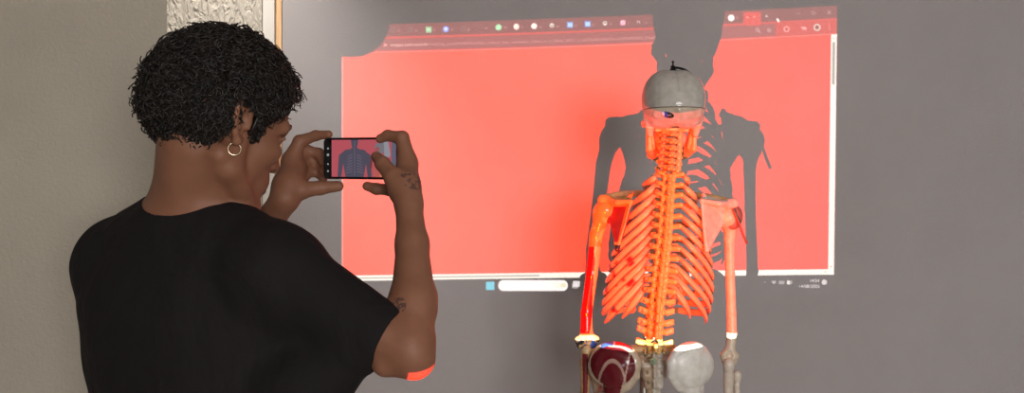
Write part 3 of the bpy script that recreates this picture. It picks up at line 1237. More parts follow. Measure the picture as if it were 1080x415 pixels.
# ------------------------------------------------------------------ arms
def humerus(head, side, pts, radii, epi, paint=None, label=None, mat=None):
    v = Vol(*bounds([head] + list(pts), .06), .0018)
    v.add(ell(head + v3(-side * .003, -.003, .002), (.0275, .027, .0275)))
    v.add(ell(head + v3(side * .012, .006, -.004), (.014, .018, .019)), .006)
    v.add(ell(head + v3(side * .002, .020, -.006), (.010, .010, .014)), .006)
    chain(v, [head + v3(side * .004, 0, -.01)] + list(pts), radii, .012)
    e = pts[-1]
    v.add(cap(e + v3(-side * epi * .9, 0, .004), e + v3(side * epi, 0, .002), .0105, .010), .012)
    v.add(cap(e + v3(-side * epi * .6, .002, -.009), e + v3(side * epi * .75, .004, -.009), .0105, .0105), .004)
    v.add(ell(e + v3(-side * .002, -.013, .006), (.010, .006, .011)), .003, 's')
    return bone('humerus', v, paint=paint, label=label, mat=mat)


HL = K(637, 223, .066)
def paint_hl(V, c):
    z0, z1 = K(625, 262)[2], K(620, 356)[2]
    for k in range(len(V)):
        x, y, z = V[k]
        t = (z0 - z) / (z0 - z1)
        axis = np.interp(t, [0, .5, 1], [K(627.5, 260, .07)[0], K(621, 308, .07)[0], K(617, 350, .07)[0]])
        wob = .0025 * mnoise.noise(Vector((0, 0, z * 45)))
        if 0 < t < 1.0:
            lim = np.interp(t, [0, .12, .5, .8, 1], [-.004, .002, .008, .013, .009])
            if x - axis < lim + wob:
                c[k] = (0.36, 0.008, 0.010)
        elif t <= 0:
            n = mnoise.noise(Vector(V[k] * 60))
            c[k] = (0.62, 0.44, 0.14) if n > .22 else np.array((0.58, 0.27, 0.06)) * (1 + .25 * n)  # yellow highlights of the shoulder ball painted into its mottled orange
        if z < K(0, 363)[2]:
            n = mnoise.noise(Vector(V[k] * 70 + 5))
            if n > .12:
                c[k] = BLACKP * 2
            elif n < -.2:
                c[k] = BLUEP * 1.5


humerus(HL, -1, [K(629, 248, .070), K(624, 290, .070), K(618.5, 330, .070), K(618.5, 349, .068), K(619.5, 360, .066)], [.019, .0165, .0142, .0138, .0150, .012], .021, paint_hl, 'upper arm bone half painted bright red', M_bone_gloss)
HR = K(769.5, 231, .070)
humerus(HR, 1, [K(769.5, 252, .070), K(770, 290, .070), K(771.5, 330, .070), K(772, 352, .068), K(769, 377, .066)], [.018, .0128, .0112, .0112, .0120, .012], .0135, lambda V, c: c.__setitem__(slice(None), PALE * (1, .93, .82)))


def forearm(side, e, w_u, w_r, paint=None, ro=.020, rz=.004):
    """two long bones below the elbow, then the hand hanging open"""
    end = e + v3(side * .01, .02, -.235)
    v = Vol(*bounds([e, end], .06), .0019)
    u0 = e + v3(-side * .004, -.010, .006)
    v.add(ell(u0 + v3(0, -.004, .0), (.0125, .0115, .017)))
    chain(v, [u0, e + v3(-side * .002, -.002, -.035), e + v3(-side * .002, .006, -.12), end + v3(-side * .010, 0, 0)], [.012, .0105 * w_u, .0075 * w_u, .007], .006)
    v.add(cap(u0 + v3(0, .012, -.016), u0 + v3(0, .02, -.014), .008, .006), .005)
    bone('ulna', v, paint=paint)
    v = Vol(*bounds([e, end], .06), .0019)
    r0 = e + v3(side * ro, rz, -.024)
    v.add(cap(r0 + v3(0, 0, .004), r0 + v3(0, 0, -.003), .0105))
    chain(v, [r0, r0 + v3(-side * .001, 0, -.022), r0 + v3(side * .004, .006, -.11), end + v3(side * .012, 0, .0)], [.007, .0068, .008 * w_r, .013], .005)
    bone('radius', v, paint=paint)
    # hand
    h0 = end + v3(0, .0, -.018)
    v = Vol(h0 + v3(-.07, -.06, -.2), h0 + v3(.07, .08, .05), .0019)
    for q in (-.018, -.006, .006, .018):
        v.add(ell(h0 + v3(q, 0, .003), (.0085, .009, .009)), .002)
        v.add(ell(h0 + v3(q, .001, -.012), (.0085, .009, .0085)), .002)
    for f, ln in ((-.030, .070), (-.010, .082), (.010, .086), (.028, .078)):
        a = h0 + v3(f * .55, 0, -.02)
        b = h0 + v3(f, .004, -.082)
        d = v3(f * .12, .012, -ln * .45)
        chain(v, [a, (a + b) / 2, b], [.0058, .0038, .0058], .002)
        c1, c2 = b + d, b + d + v3(f * .08, .012, -ln * .28)
        c3 = c2 + v3(0, .01, -ln * .18)
        chain(v, [b + v3(0, 0, -.009), c1], [.0052, .0045], .001)
        chain(v, [c1 + v3(0, 0, -.003), c2], [.0045, .004], .001)
        chain(v, [c2 + v3(0, 0, -.002), c3], [.004, .003], .001)
    t0 = h0 + v3(side * -.026, .008, -.012)
    chain(v, [t0, t0 + v3(-side * .014, .018, -.036)], [.006, .005], .002)
    chain(v, [t0 + v3(-side * .015, .020, -.041), t0 + v3(-side * .018, .03, -.068)], [.005, .0045], .002)
    chain(v, [t0 + v3(-side * .018, .031, -.072), t0 + v3(-side * .018, .036, -.092)], [.0045, .003], .002)
    bone('hand_bones', v, paint=paint)


def paint_fore(V, c):
    for k in range(len(V)):
        n = mnoise.noise(Vector((V[k][0] * 40, V[k][1] * 40, V[k][2] * 10)))
        ax_ = K(616.5, 374, .062)[0] + .001
        if abs(V[k][0] - ax_) < .0062 + .003 * n and V[k][2] < K(0, 376)[2]:
            c[k] = MAROON * 1.2
        elif V[k][2] > K(0, 374)[2]:
            c[k] = (0.62, 0.50, 0.28)
        else:
            c[k] = BONE * .8


forearm(-1, K(616.5, 374, .062), 1.15, 1.0, paint_fore, .0, .022)
forearm(1, K(769, 387, .066), 1.15, 1.0, lambda V, c: c.__setitem__(slice(None), PALE))

# dark strap stub hanging at the plain shoulder
V, Q = tube_vp(catmull([K(774, 222, .035), K(779, 234, .032), K(783, 246, .034), K(788, 257, .04)], 4), .0022, .004, sides=8)
make_mesh('joint_wire', V, Q, plain('dull_brown_wire', (0.13, 0.09, 0.075), 0.5), SK)
vv = Vol(K(760, 250, 0), K(790, 205, .12), .0018)
vv.add(ell(HR + v3(.010, -.012, .006), (.018, .017, .026)))
vv.add(ell(HR + v3(.004, -.016, -.012), (.016, .010, .014)), .006)
Vv, Qv = vv.surface()
make_mesh('joint_capsule', Vv, Qv, plain('brown_joint_cap', (0.15, 0.12, 0.10), 0.35), SK)

# ------------------------------------------------------------------ pelvis and sacrum
def hip(side, cx, paint=None, label=None):
    """side -1: image left. cx: pixel column of the sacro-iliac joint"""
    J = K(cx, 392, -.012)
    def H(x, y, z):
        return J + v3(side * x, y, z)
    v = Vol(*bounds([H(-.04, -.04, -.25), H(.16, .2, .1)], .01), .0019)
    # wing of the ilium: a thick curved fan, its outer face to the back and side
    n1 = v3(side * .42, -.907, .0)
    e1 = v3(side * .907, .42, .0)
    R = np.array((e1, n1, (0, 0, 1)))
    v.add(ell(H(.050, .012, .016), (.054, .026, .046), R))
    v.add(ell(H(.066, .026, .004), (.048, .024, .044), R), .02)
    crest = [H(.004, -.008, .020), H(.012, -.012, .042), H(.034, -.010, .057), H(.060, .006, .058), H(.084, .034, .044), H(.101, .08, .020), H(.104, .105, -.004)]
    chain(v, list(catmull(crest, 4)), list(np.full(25, .0095)), .012)
    chain(v, [H(.004, -.008, .020), H(.004, -.004, -.010), H(.020, .008, -.034)], [.010, .010, .011], .012)
    chain(v, [H(.104, .105, -.004), H(.090, .09, -.04), H(.078, .07, -.075)], [.009, .009, .014], .012)
    chain(v, [H(.040, .014, -.02), H(.054, .022, -.055), H(.066, .04, -.085)], [.024, .022, .030], .02)
    # hip socket, sitting bone, pubic arch
    v.add(ell(H(.072, .052, -.095), (.034, .034, .036)), .015)
    v.add(ell(H(.106, .055, -.1), (.024, .024, .024)), .004, 's')
    chain(v, [H(.062, .030, -.11), H(.052, .012, -.15), H(.046, .03, -.19)], [.019, .015, .019], .012)
    chain(v, [H(.046, .03, -.19), H(.015, .08, -.17), H(-.03, .115, -.14)], [.013, .008, .010], .008)
    chain(v, [H(.075, .085, -.085), H(.02, .118, -.105), H(-.03, .122, -.125)], [.013, .008, .012], .01)
    return bone('hip_bone', v, paint=paint, label=label, mat=M_bone_gloss if side < 0 else M_bone, cols=BONE if side < 0 else np.array((0.74, 0.72, 0.68))), crest


def paint_hip(V, c):
    J = K(672, 392, -.012)
    L = V - J
    x, y, z = -L[:, 0], L[:, 1], L[:, 2]
    wob = np.array([.003 * mnoise.noise(Vector(p * 28)) for p in V])
    c[:] = CREAM * (.78, .72, .68)
    # one printed muscle field filling the blade, its border left cream
    el = np.hypot((x - .056) / .049, (z - .012) / .046)
    fields = (el + wob * 12 < 1.02) | ((np.abs(x - .058) < .021 + wob) & (z < .0) & (z > -.075))
    fields &= z < .058
    c[fields] = MAROON
    arch = np.hypot((x - .058) / .030, (z + .040) / .066)
    c[fields & (np.abs(arch - 1) < .075) & (z > -.06)] = (0.42, 0.27, 0.22)
    c[fields & (np.abs(x - .024 + .2 * (z - .02)) < .0018)] = (0.50, 0.33, 0.28)
    c[fields & (z < -.052 + wob)] = (0.45, 0.36, 0.29)
    top = .046 - 9 * (x - .05) ** 2
    c[(z + wob > top + .016) & (x > .012) & (x < .052)] = MAROON * 2.6
    c[(z + wob > top + .014) & (x >= .055) & (x < .082)] = BLUEP * 1.2


hip(-1, 672, paint_hip, 'hip bone painted dark red with cream borders')
hip(1, 706, None)

v = Vol(*bounds([K(688, 368, .02), K(688, 470, .08)], .07), .0018)
s0 = K(688.5, 372, .045)
for q in np.linspace(0, 1, 6):
    w = .046 * (1 - q) + .012 * q
    c0 = s0 + v3(0, -.018 * math.sin(q * PI) + .012 * q, -.118 * q)
    v.add(rbox(c0, (w * .9, .014, .014), r=.009), .008)
    v.add(cap(c0 + v3(0, -.014, .006), c0 + v3(0, -.018, -.006), .0055 - .002 * q), .005)
for s in (-1, 1):
    v.add(cap(s0 + v3(s * .02, -.01, .006), s0 + v3(s * .046, -.006, .008), .011), .006)
    v.add(cap(s0 + v3(s * .016, -.014, .012), s0 + v3(s * .017, -.02, .022), .006), .004)
    for k in range(4):
        q = .14 + .22 * k
        c0 = s0 + v3(s * (.022 - .009 * q), -.032 - .012 * math.sin(q * PI) + .012 * q, -.118 * q)
        v.add(ell(c0, (.0055, .018, .0065)), .002, 's')


def paint_sac(V, c):
    for k in range(len(V)):
        x, y, z = V[k] - s0
        n = mnoise.noise(Vector(V[k] * 45))
        if x < -.002:
            c[k] = np.array((0.38, 0.28, 0.19)) * (1 + .4 * n)
        elif x > .012:
            c[k] = np.array((0.56, 0.52, 0.46)) * (1 + .15 * n)
        else:
            c[k] = np.array((0.48, 0.43, 0.37))
        if z > .004:
            c[k] = BONE


sac = bone('sacrum', v, paint=paint_sac, label='sacrum with a tan painted half')
g = K(689.5, 381.5, -.012)
V, Q = merge_vp([tube_vp([g + v3(0, .012, 0), g + v3(0, 0, 0), g + v3(0, -.001, 0)], [.0088, .0088, .007], sides=6, up=(0, 0, 1)),
                 tube_vp([g + v3(0, .004, 0), g + v3(0, -.006, 0)], .0042, sides=10, up=(0, 0, 1))])
make_mesh('mounting_nut', V, Q, plain('greenish_zinc', (0.42, 0.58, 0.40), 0.3, 0.6), sac, smooth=False, label='greenish hexagonal nut')
for s in (-1, 1):
    g2 = s0 + v3(s * .022, -.026, .010)
    V, Q = tube_vp(catmull([g2 + v3(0, .006, 0), g2 + v3(-.003, -.004, -.004), g2 + v3(.003, -.004, -.012), g2 + v3(0, .006, -.016)], 5), .0016, sides=8)
    make_mesh('wire_loop', V, Q, plain('brass_wire', (0.55, 0.42, 0.16), 0.3, 0.9), sac)

# ------------------------------------------------------------------ legs, below the frame
for s, cx in ((-1, 672), (1, 706)):
    J = K(cx, 392, -.012)
    hd = J + v3(s * .106, .055, -.1)
    kn = v3(hd[0] - s * .012, hd[1] + .005, .50)
    an = v3(kn[0] - s * .012, kn[1] - .02, .135)
    v = Vol(*bounds([hd, kn], .07), .003)
    v.add(ell(hd, (.0225, .0225, .0225)))
    chain(v, [hd, hd + v3(s * .03, 0, -.03), hd + v3(s * .03, .004, -.09), (hd + kn) / 2 + v3(s * .012, .008, 0), kn + v3(0, 0, .05)], [.013, .017, .016, .0125, .016], .01)
    v.add(ell(hd + v3(s * .045, -.006, -.02), (.014, .016, .02)), .01)
    for q in (-1, 1):
        v.add(ell(kn + v3(q * .022, -.008, .012), (.018, .028, .022)), .012)
    bone('femur', v)
    v = Vol(*bounds([kn, an], .06), .003)
    v.add(ell(kn + v3(0, 0, -.022), (.038, .026, .016)))
    chain(v, [kn + v3(0, .004, -.03), kn + v3(0, .008, -.1), an + v3(0, 0, .05), an], [.022, .013, .011, .017], .01)
    bone('tibia', v)
    v = Vol(*bounds([kn, an], .07), .003)
    chain(v, [kn + v3(s * .036, -.012, -.045), kn + v3(s * .036, -.006, -.15), an + v3(s * .026, -.006, -.012)], [.009, .006, .009], .004)
    bone('fibula', v)
    ft = an + v3(0, .02, -.045)
    v = Vol(ft + v3(-.08, -.11, -.05), ft + v3(.08, .2, .06), .003)
    chain(v, [an + v3(0, .01, -.02), ft + v3(0, .02, .0), ft + v3(0, .06, -.005)], [.02, .022, .017], .01)
    v.add(ell(ft + v3(0, -.05, -.008), (.018, .034, .02)), .012)
    for k, f in enumerate((-.026, -.012, .002, .016, .030)):
        b = ft + v3(f * s * -1, .12 - .006 * k, -.022)
        chain(v, [ft + v3(-s * f * .6, .06, -.008), b], [.008, .0062], .002)
        chain(v, [b + v3(0, .004, 0), b + v3(0, .045 - .006 * k, -.002)], [.006 + .003 * (k == 0), .0048], .001)
    bone('foot_bones', v)

# ------------------------------------------------------------------ its stand
SX, SY = float(K(689, 380)[0]), SD + .16
ST = root_of('skeleton_stand', 'black steel pole stand on a round base holding up the teaching skeleton', 'stand', (SX, SY, 0))
prof = [(0.0, .0), (.24, .0), (.24, .012), (.22, .022), (.03, .03), (.022, .06), (0.0, .06)]
seg = 40
V, Q = [], []
for r, z in prof:
    for k in range(seg):
        a = 2 * PI * k / seg
        V.append((SX + r * math.cos(a), SY + r * math.sin(a), z))
for i in range(len(prof) - 1):
    for k in range(seg):
        j = (k + 1) % seg
        Q.append((i * seg + k, i * seg + j, (i + 1) * seg + j, (i + 1) * seg + k))
make_mesh('base', V, Q, M_black, ST, smooth=False)
V, Q = tube_vp([(SX, SY, .05), (SX, SY, s0[2] - .1), (SX, SY, s0[2] - .04)], .0125, sides=14)
make_mesh('pole', V, Q, M_steel, ST)
V, Q = tube_vp(catmull([(SX, SY, s0[2] - .045), (SX, SY - .03, s0[2] - .03), (s0[0], s0[1] + .02, s0[2] - .02)], 5), .006, sides=10)
make_mesh('support_arm', V, Q, M_steel, ST)
# ================================================================== the young man filming with a phone
def skin_material():
    m, nt, bs = mat_new('brown_skin')
    f = tex_noise(nt, 18, 5, 0.6)
    base = ramp(nt, f, [(0.25, (0.190, 0.080, 0.046)), (0.75, (0.255, 0.112, 0.066))])
    # faded ink marks on the right hand and forearm
    tc = nt.nodes.new('ShaderNodeTexCoord')
    ink = None
    for c, r in INK:
        mp = nt.nodes.new('ShaderNodeVectorMath')
        mp.operation = 'DISTANCE'
        mp.inputs[1].default_value = tuple(c)
        nt.links.new(tc.outputs['Object'], mp.inputs[0])
        lt = nt.nodes.new('ShaderNodeMath')
        lt.operation = 'LESS_THAN'
        lt.inputs[1].default_value = r
        nt.links.new(mp.outputs['Value'], lt.inputs[0])
        if ink is None:
            ink = lt.outputs[0]
        else:
            ad = nt.nodes.new('ShaderNodeMath')
            ad.operation = 'MAXIMUM'
            nt.links.new(ink, ad.inputs[0])
            nt.links.new(lt.outputs[0], ad.inputs[1])
            ink = ad.outputs[0]
    n2 = tex_noise(nt, 130, 2, 0.5)
    th = nt.nodes.new('ShaderNodeMath')
    th.operation = 'GREATER_THAN'
    th.inputs[1].default_value = 0.52
    nt.links.new(n2, th.inputs[0])
    mu = nt.nodes.new('ShaderNodeMath')
    mu.operation = 'MULTIPLY'
    nt.links.new(ink, mu.inputs[0])
    nt.links.new(th.outputs[0], mu.inputs[1])
    mu2 = nt.nodes.new('ShaderNodeMath')
    mu2.operation = 'MULTIPLY'
    mu2.inputs[1].default_value = 0.75
    nt.links.new(mu.outputs[0], mu2.inputs[0])
    nt.links.new(mix_rgb(nt, mu2.outputs[0], base, (0.05, 0.03, 0.03)), bs.inputs['Base Color'])
    bs.inputs['Roughness'].default_value = 0.55
    bs.inputs['Specular IOR Level'].default_value = 0.32
    bs.inputs['Subsurface Weight'].default_value = 0.08
    bs.inputs['Subsurface Radius'].default_value = (0.01, 0.004, 0.002)
    f3 = tex_noise(nt, 400, 3, 0.6)
    bump(nt, bs, f3, 0.12, 0.001)
    return m


base_loc = np.array((-0.49, 1.53, 0.0))
PE = root_of('person', 'young man with curly black hair and black t-shirt, seen from behind, raising a phone', 'person', tuple(base_loc))

# ---- joints
s_ax = v3(.876, -.482, 0); s_ax /= np.linalg.norm(s_ax)
f_ax = v3(-s_ax[1], s_ax[0], 0)
UP = v3(0, 0, 1)
NB = W(200, 224, 1.505)                       # base of the neck
SHL, SHR = W(126, 280, 1.585), W(288, 288, 1.425)
ELR = W(432, 369, 1.373)
WRR = W(431, 214, 1.505)
WRL = W(301, 209, 1.625)
ELL = v3(-.580, 1.760, 1.225)
INK = [(tuple(W(437, 186, 1.50) - base_loc), .022), (tuple(W(419, 323, 1.375) - base_loc), .014)]

# ---- head frame
TH = math.radians(46)
fv = v3(math.cos(TH), math.sin(TH), 0)
rv = v3(math.sin(TH), -math.cos(TH), 0)
PIT = math.radians(19)                        # face dipped towards the phone
fwd = fv * math.cos(PIT) - UP * math.sin(PIT)
upv = fv * math.sin(PIT) + UP * math.cos(PIT)
HC = W(231, 132, 1.465)
HR_ = np.array((fwd, rv, upv))


def Hd(f, r, u):
    return HC + fwd * f + rv * r + upv * u


def body_vol(h):
    v = Vol((-.80, 1.26, .84), (-.11, 1.86, 1.76), h)
    # trunk
    T = [(NB - UP * .03, .075, .06), (NB - UP * .07 + f_ax * .005, .16, .082), (NB - UP * .16 + f_ax * .012, .172, .105), (NB - UP * .30 + f_ax * .02, .150, .10), (NB - UP * .46 + f_ax * .015, .15, .10), (v3(NB[0], NB[1], .90) + f_ax * .01, .155, .105)]
    for (a, ra, fa), (b, rb_, fb) in zip(T[:-1], T[1:]):
        v.add(sect(a, b, s_ax, f_ax, (ra, fa), (rb_, fb)), .03)
    for sh in (SHL, SHR):
        v.add(cap(NB + UP * .005, sh + UP * .012, .045, .052), .04)
    # neck
    v.add(sect(NB - UP * .02, Hd(-.020, 0, -.045), rv, fv, (.060, .057), (.051, .053)), .025)
    for r in (-.018, .018):
        v.add(cap(NB + fv * -.015 + rv * r, Hd(-.052, r, -.03), .032, .028), .02)
    v.add(cap(NB + rv * .05 + fv * .02, Hd(-.012, .056, -.055), .020, .018), .02)     # the strap muscle below the ear
    # head
    v.add(ell(Hd(-.008, 0, .045), (.098, .076, .085), HR_), .02)
    v.add(ell(Hd(.045, 0, .035), (.055, .062, .062), HR_), .02)
    v.add(ell(Hd(.042, 0, -.035), (.052, .058, .060), HR_), .02)
    for q in (-1, 1):
        v.add(cap(Hd(.008, q * .056, -.02), Hd(.012, q * .053, -.068), .016, .015), .014)
        v.add(cap(Hd(.012, q * .053, -.068), Hd(.080, q * .016, -.106), .017, .015), .014)
        v.add(ell(Hd(.062, q * .046, -.018), (.028, .018, .020), HR_), .016)           # cheekbone
        v.add(cap(Hd(.082, q * .046, .026), Hd(.096, q * .014, .024), .010, .010), .012)   # brow
        v.add(ell(Hd(.092, q * .032, .004), (.016, .017, .012), HR_), .008, 's')       # socket
        v.add(ell(Hd(.080, q * .031, .004), (.0125, .0125, .0125), HR_), .003)
        v.add(cap(Hd(.090, q * .043, .010), Hd(.0925, q * .020, .011), .0035), .003)
    v.add(ell(Hd(.088, 0, -.100), (.018, .022, .016), HR_), .012)                      # chin
    v.add(ell(Hd(.078, 0, -.062), (.028, .034, .030), HR_), .014)
    v.add(cap(Hd(.090, 0, .018), Hd(.110, 0, -.028), .008, .011), .010)               # nose
    for q in (-1, 1):
        v.add(ell(Hd(.098, q * .012, -.031), (.012, .008, .008), HR_), .006)
        v.add(cap(Hd(.104, 0, -.058), Hd(.092, q * .022, -.062), .0062, .004), .005)
        v.add(cap(Hd(.102, 0, -.071), Hd(.092, q * .020, -.068), .0072, .004), .005)
    v.add(cap(Hd(.112, -.02, -.0645), Hd(.112, .02, -.0645), .0035), .004, 's')
    # ears
    for q in (-1, 1):
        def E(f, u, o=0.0):
            return Hd(f - .004, q * (.074 + o + .35 * max(0, -(f - .004))), u)
        v.add(ell(E(-.008, .000, -.002), (.017, .006, .029), np.array((fwd, rv * 1.0, upv))), .004)
        rim = [E(.010, .010, .002), E(.008, .024, .006), E(-.004, .032, .009), E(-.018, .028, .012), E(-.025, .012, .013), E(-.022, -.006, .011), E(-.012, -.022, .008), E(-.001, -.032, .004), E(.006, -.026, .002)]
        chain(v, rim, [.004, .0048, .005, .0052, .005, .0046, .005, .0068, .005], .003)
        chain(v, [E(-.012, .016, .008), E(-.013, .000, .008), E(-.006, -.014, .006)], [.004, .0042, .004], .003)
        v.add(ell(E(-.002, .000, .009), (.009, .008, .012), HR_), .003, 's')
        v.add(cap(E(.010, .004, .003), E(.010, -.006, .003), .005), .003)
    # upper arms and forearms
    v.add(cap(SHR, ELR, .056, .036), .025)
    v.add(ell(SHR, (.062, .062, .06)), .02)
    v.add(ell(SHL, (.060, .060, .06)), .02)
    v.add(cap(SHL, ELL, .055, .036), .025)
    back = ELR + v3(.006, -.006, -.010)
    v.add(cap(ELR, back, .034, .027), .010)
    v.add(cap(ELR, W(445, 382, 1.368), .030, .0175), .010)
    v.add(cap(ELR, W(437, 385, 1.368), .030, .0185), .010)
    v.add(cap(W(437, 385, 1.368), W(408, 381, 1.376), .0185, .024), .010)                                            # point of the elbow
    fo = WRR - ELR
    v.add(cap(ELR + fo * .02, ELR + fo * .30 + v3(.006, 0, 0), .034, .0345), .016)
    v.add(cap(ELR + fo * .30 + v3(.006, 0, 0), ELR + fo * .70 + v3(.005, 0, 0), .0340, .0245), .016)
    v.add(cap(ELR + fo * .70 + v3(.005, 0, 0), WRR, .0245, .0205), .012)
    fo = WRL - ELL
    v.add(cap(ELL, ELL + fo * .35, .035, .036), .015)
    v.add(cap(ELL + fo * .35, ELL + fo * .8, .036, .026), .015)
    v.add(cap(ELL + fo * .8, WRL, .026, .0225), .012)
    return v


def finger(v, pts, radii, k=.006):
    chain(v, pts, radii, k)
    for p, r in zip(pts[1:-1], radii[1:-1]):
        v.add(ell(p, (r * 1.06,) * 3), .003)


def hands(v):
    # right hand: grips the phone's right-hand end, thumb over the screen
    v.add(cap(WRR, W(428, 196, 1.520), .0205, .022), .014)
    pal = [W(428, 198, 1.522), W(427, 186, 1.545), W(429, 172, 1.562)]
    v.add(cap(pal[0], pal[2], .022, .0165), .014)
    v.add(cap(W(424, 200, 1.525), W(423, 192, 1.580), .0185, .015), .014)
    v.add(cap(W(430, 192, 1.540), W(430, 178, 1.590), .016, .0145), .012)
    # ball of the thumb, thumb
    finger(v, [W(424, 201, 1.515), W(415, 187, 1.520), W(403.5, 173, 1.537), W(397, 165.5, 1.553)], [.0185, .0150, .0118, .0088], .012)
    # first finger over the top edge
    finger(v, [W(430.5, 172, 1.558), W(424, 146, 1.568), W(409, 143, 1.580), W(401, 146.5, 1.584)], [.0150, .0118, .0088, .0078], .010)
    # the middle and ring fingers behind the phone
    finger(v, [W(431, 176, 1.585), W(428, 166, 1.612), W(412, 164, 1.630), W(399, 167, 1.628)], [.0125, .0095, .0085, .0075])
    finger(v, [W(430, 186, 1.588), W(427, 178, 1.615), W(411, 177, 1.630), W(398, 179, 1.628)], [.0125, .0092, .0083, .0073])
    # little finger under the bottom edge
    finger(v, [W(423, 198, 1.580), W(412, 200.5, 1.592), W(397, 199.5, 1.592), W(387, 196.6, 1.594)], [.0135, .0102, .0092, .0078])
    # left hand: pinches the far end between first finger and thumb
    v.add(cap(WRL, W(303, 196, 1.635), .0225, .0235), .014)
    v.add(cap(W(303, 196, 1.635), W(308, 170, 1.662), .0235, .0155), .014)
    v.add(cap(W(308, 194, 1.640), W(315, 178, 1.672), .0215, .0145), .014)
    finger(v, [W(306, 170, 1.662), W(316, 149.5, 1.668), W(333, 143.2, 1.664), W(346.5, 142.0, 1.655)], [.0150, .0112, .0088, .0074], .010)
    finger(v, [W(307, 199, 1.632), W(319, 200.5, 1.632), W(338, 198.5, 1.640), W(357, 196.6, 1.640)], [.0190, .0150, .0118, .0092], .012)
    finger(v, [W(312, 172, 1.675), W(323, 159, 1.692), W(336, 162, 1.694), W(341, 172, 1.684)], [.0125, .0102, .0095, .0080])
    finger(v, [W(314, 182, 1.678), W(326, 168, 1.700), W(338, 173, 1.702), W(341, 182, 1.690)], [.0120, .0098, .0092, .0080])
    finger(v, [W(316, 190, 1.676), W(328, 181, 1.696), W(338, 184, 1.698), W(341, 190, 1.692)], [.0115, .0088, .0082, .0072])


bv_ = body_vol(HB)
hands(bv_)
pl_, pr_ = W(341, 167.2, 1.645), W(431, 167.2, 1.572)
px_ = pr_ - pl_
PLEN = np.linalg.norm(px_)
px_ = px_ / PLEN
pz_ = v3(0, 0, 1)
pn_ = np.cross(px_, pz_)                 # out of the screen, towards the man
pc_ = (pl_ + pr_) / 2
PH_, PT_ = .0715, .008
# skin flattens where it presses on the phone
bv_.add(rbox(pc_ - pn_ * (PT_ / 2 - .0005), (PLEN / 2 + .0022, PH_ / 2 + .0020, PT_ / 2 + .0022), np.array((px_, pz_, pn_)), .002), 0, 's')
V, Q = bv_.surface()
M_skin = skin_material()
make_mesh('body', V, Q, M_skin, PE)
del bv_

# ------------------------------------------------------------------ black t-shirt
M_shirt, nt, bs = mat_new('black_cotton')
f = tex_noise(nt, 7, 4, 0.55, stretch=(1.0, 1.0, 0.7), dist=0.5)
f2 = tex_noise(nt, 900, 2)
nt.links.new(ramp(nt, f2, [(0.3, (0.0065, 0.005, 0.006)), (0.7, (0.0115, 0.009, 0.0105))]), bs.inputs['Base Color'])
bs.inputs['Roughness'].default_value = 0.85
bs.inputs['Specular IOR Level'].default_value = 0.22
p = bump(nt, bs, f, 0.55, 0.03)
bump(nt, bs, f2, 0.25, 0.0006, p)

HS = HB * 1.25
v = Vol((-.84, 1.26, .78), (-.09, 1.86, 1.50), HS)
T = [(NB - UP * .035, .085, .068), (NB - UP * .075 + f_ax * .005, .172, .092), (NB - UP * .15 + f_ax * .010 - s_ax * .012, .205, .118), (NB - UP * .24 + f_ax * .016 - s_ax * .012, .196, .118), (NB - UP * .34 + f_ax * .016, .178, .118), (NB - UP * .46 + f_ax * .015, .172, .118), (v3(NB[0], NB[1], .84) + f_ax * .012, .178, .125)]
for (a, ra, fa), (b, rb_, fb) in zip(T[:-1], T[1:]):
    v.add(sect(a, b, s_ax, f_ax, (ra, fa), (rb_, fb)), .03)
for sh in (SHL, SHR):
    v.add(cap(NB + UP * -.004, sh + UP * .010, .050, .060), .04)
axr = (ELR - SHR) / np.linalg.norm(ELR - SHR)
hemr = SHR + (ELR - SHR) * .86
v.add(ell(SHR, (.070, .070, .066)), .025)
v.add(cap(SHR, hemr + axr * .03, .068, .0435), .030)
v.add(cap(SHR + v3(-.02, .02, -.05), SHR + (ELR - SHR) * .55 + v3(-.01, .01, -.022), .060, .040), .030)   # slack cloth under the arm
axl = (ELL - SHL) / np.linalg.norm(ELL - SHL)
v.add(ell(SHL, (.066, .066, .064)), .025)
v.add(cap(SHL, SHL + (ELL - SHL) * .8, .066, .055), .030)
# the wide sleeve's slack hanging from hem to waist
v.add(cap(W(372, 372, 1.385), W(318, 412, 1.42), .040, .062), .03)
v.add(cap(W(318, 412, 1.42), W(250, 470, 1.46), .062, .075), .04)
# neck hole, sleeve mouths, hem
v.add(sect(NB - UP * .012, NB + UP * .12 + fv * .02, s_ax, f_ax, (.073, .069), (.078, .08)), .008, 's')
sl = Vol(v.lo, v.lo + v.h * (v.n - 1), v.h)
cut_pt = hemr
d = ((v.ax[0] - cut_pt[0]) * axr[0])[:, None, None] + ((v.ax[1] - cut_pt[1]) * axr[1])[None, :, None] + ((v.ax[2] - cut_pt[2]) * axr[2])[None, None, :]
near = ((v.ax[0] - SHR[0])[:, None, None] > .06)
v.D = np.where(near, np.maximum(v.D, d.astype(np.float32)), v.D)
v.add(cap(hemr - axr * .028, hemr + axr * .05, .0375, .0385), .003, 's')
v.cut((0, 0, .80), (0, 0, -1))
V, Q = v.surface()
del v, d
# small wandering unevenness of hanging cloth
dis = np.array([mnoise.noise(Vector(p * (9, 9, 5))) * .0045 + mnoise.noise(Vector(p * (26, 26, 15) + 7)) * .0022 for p in V])
dis *= np.clip((np.linalg.norm((V - NB) * (1, 1, .6), axis=1) - .085) / .06, 0, 1)
tri_n = np.cross(V[Q[:, 2]] - V[Q[:, 0]], V[Q[:, 3]] - V[Q[:, 1]])
vn = np.zeros_like(V)
for k in range(4):
    np.add.at(vn, Q[:, k], tri_n)
vn /= np.linalg.norm(vn, axis=1)[:, None] + 1e-12
V = V + vn * dis[:, None]
shirt = make_mesh('tshirt', V, Q, M_shirt, PE)
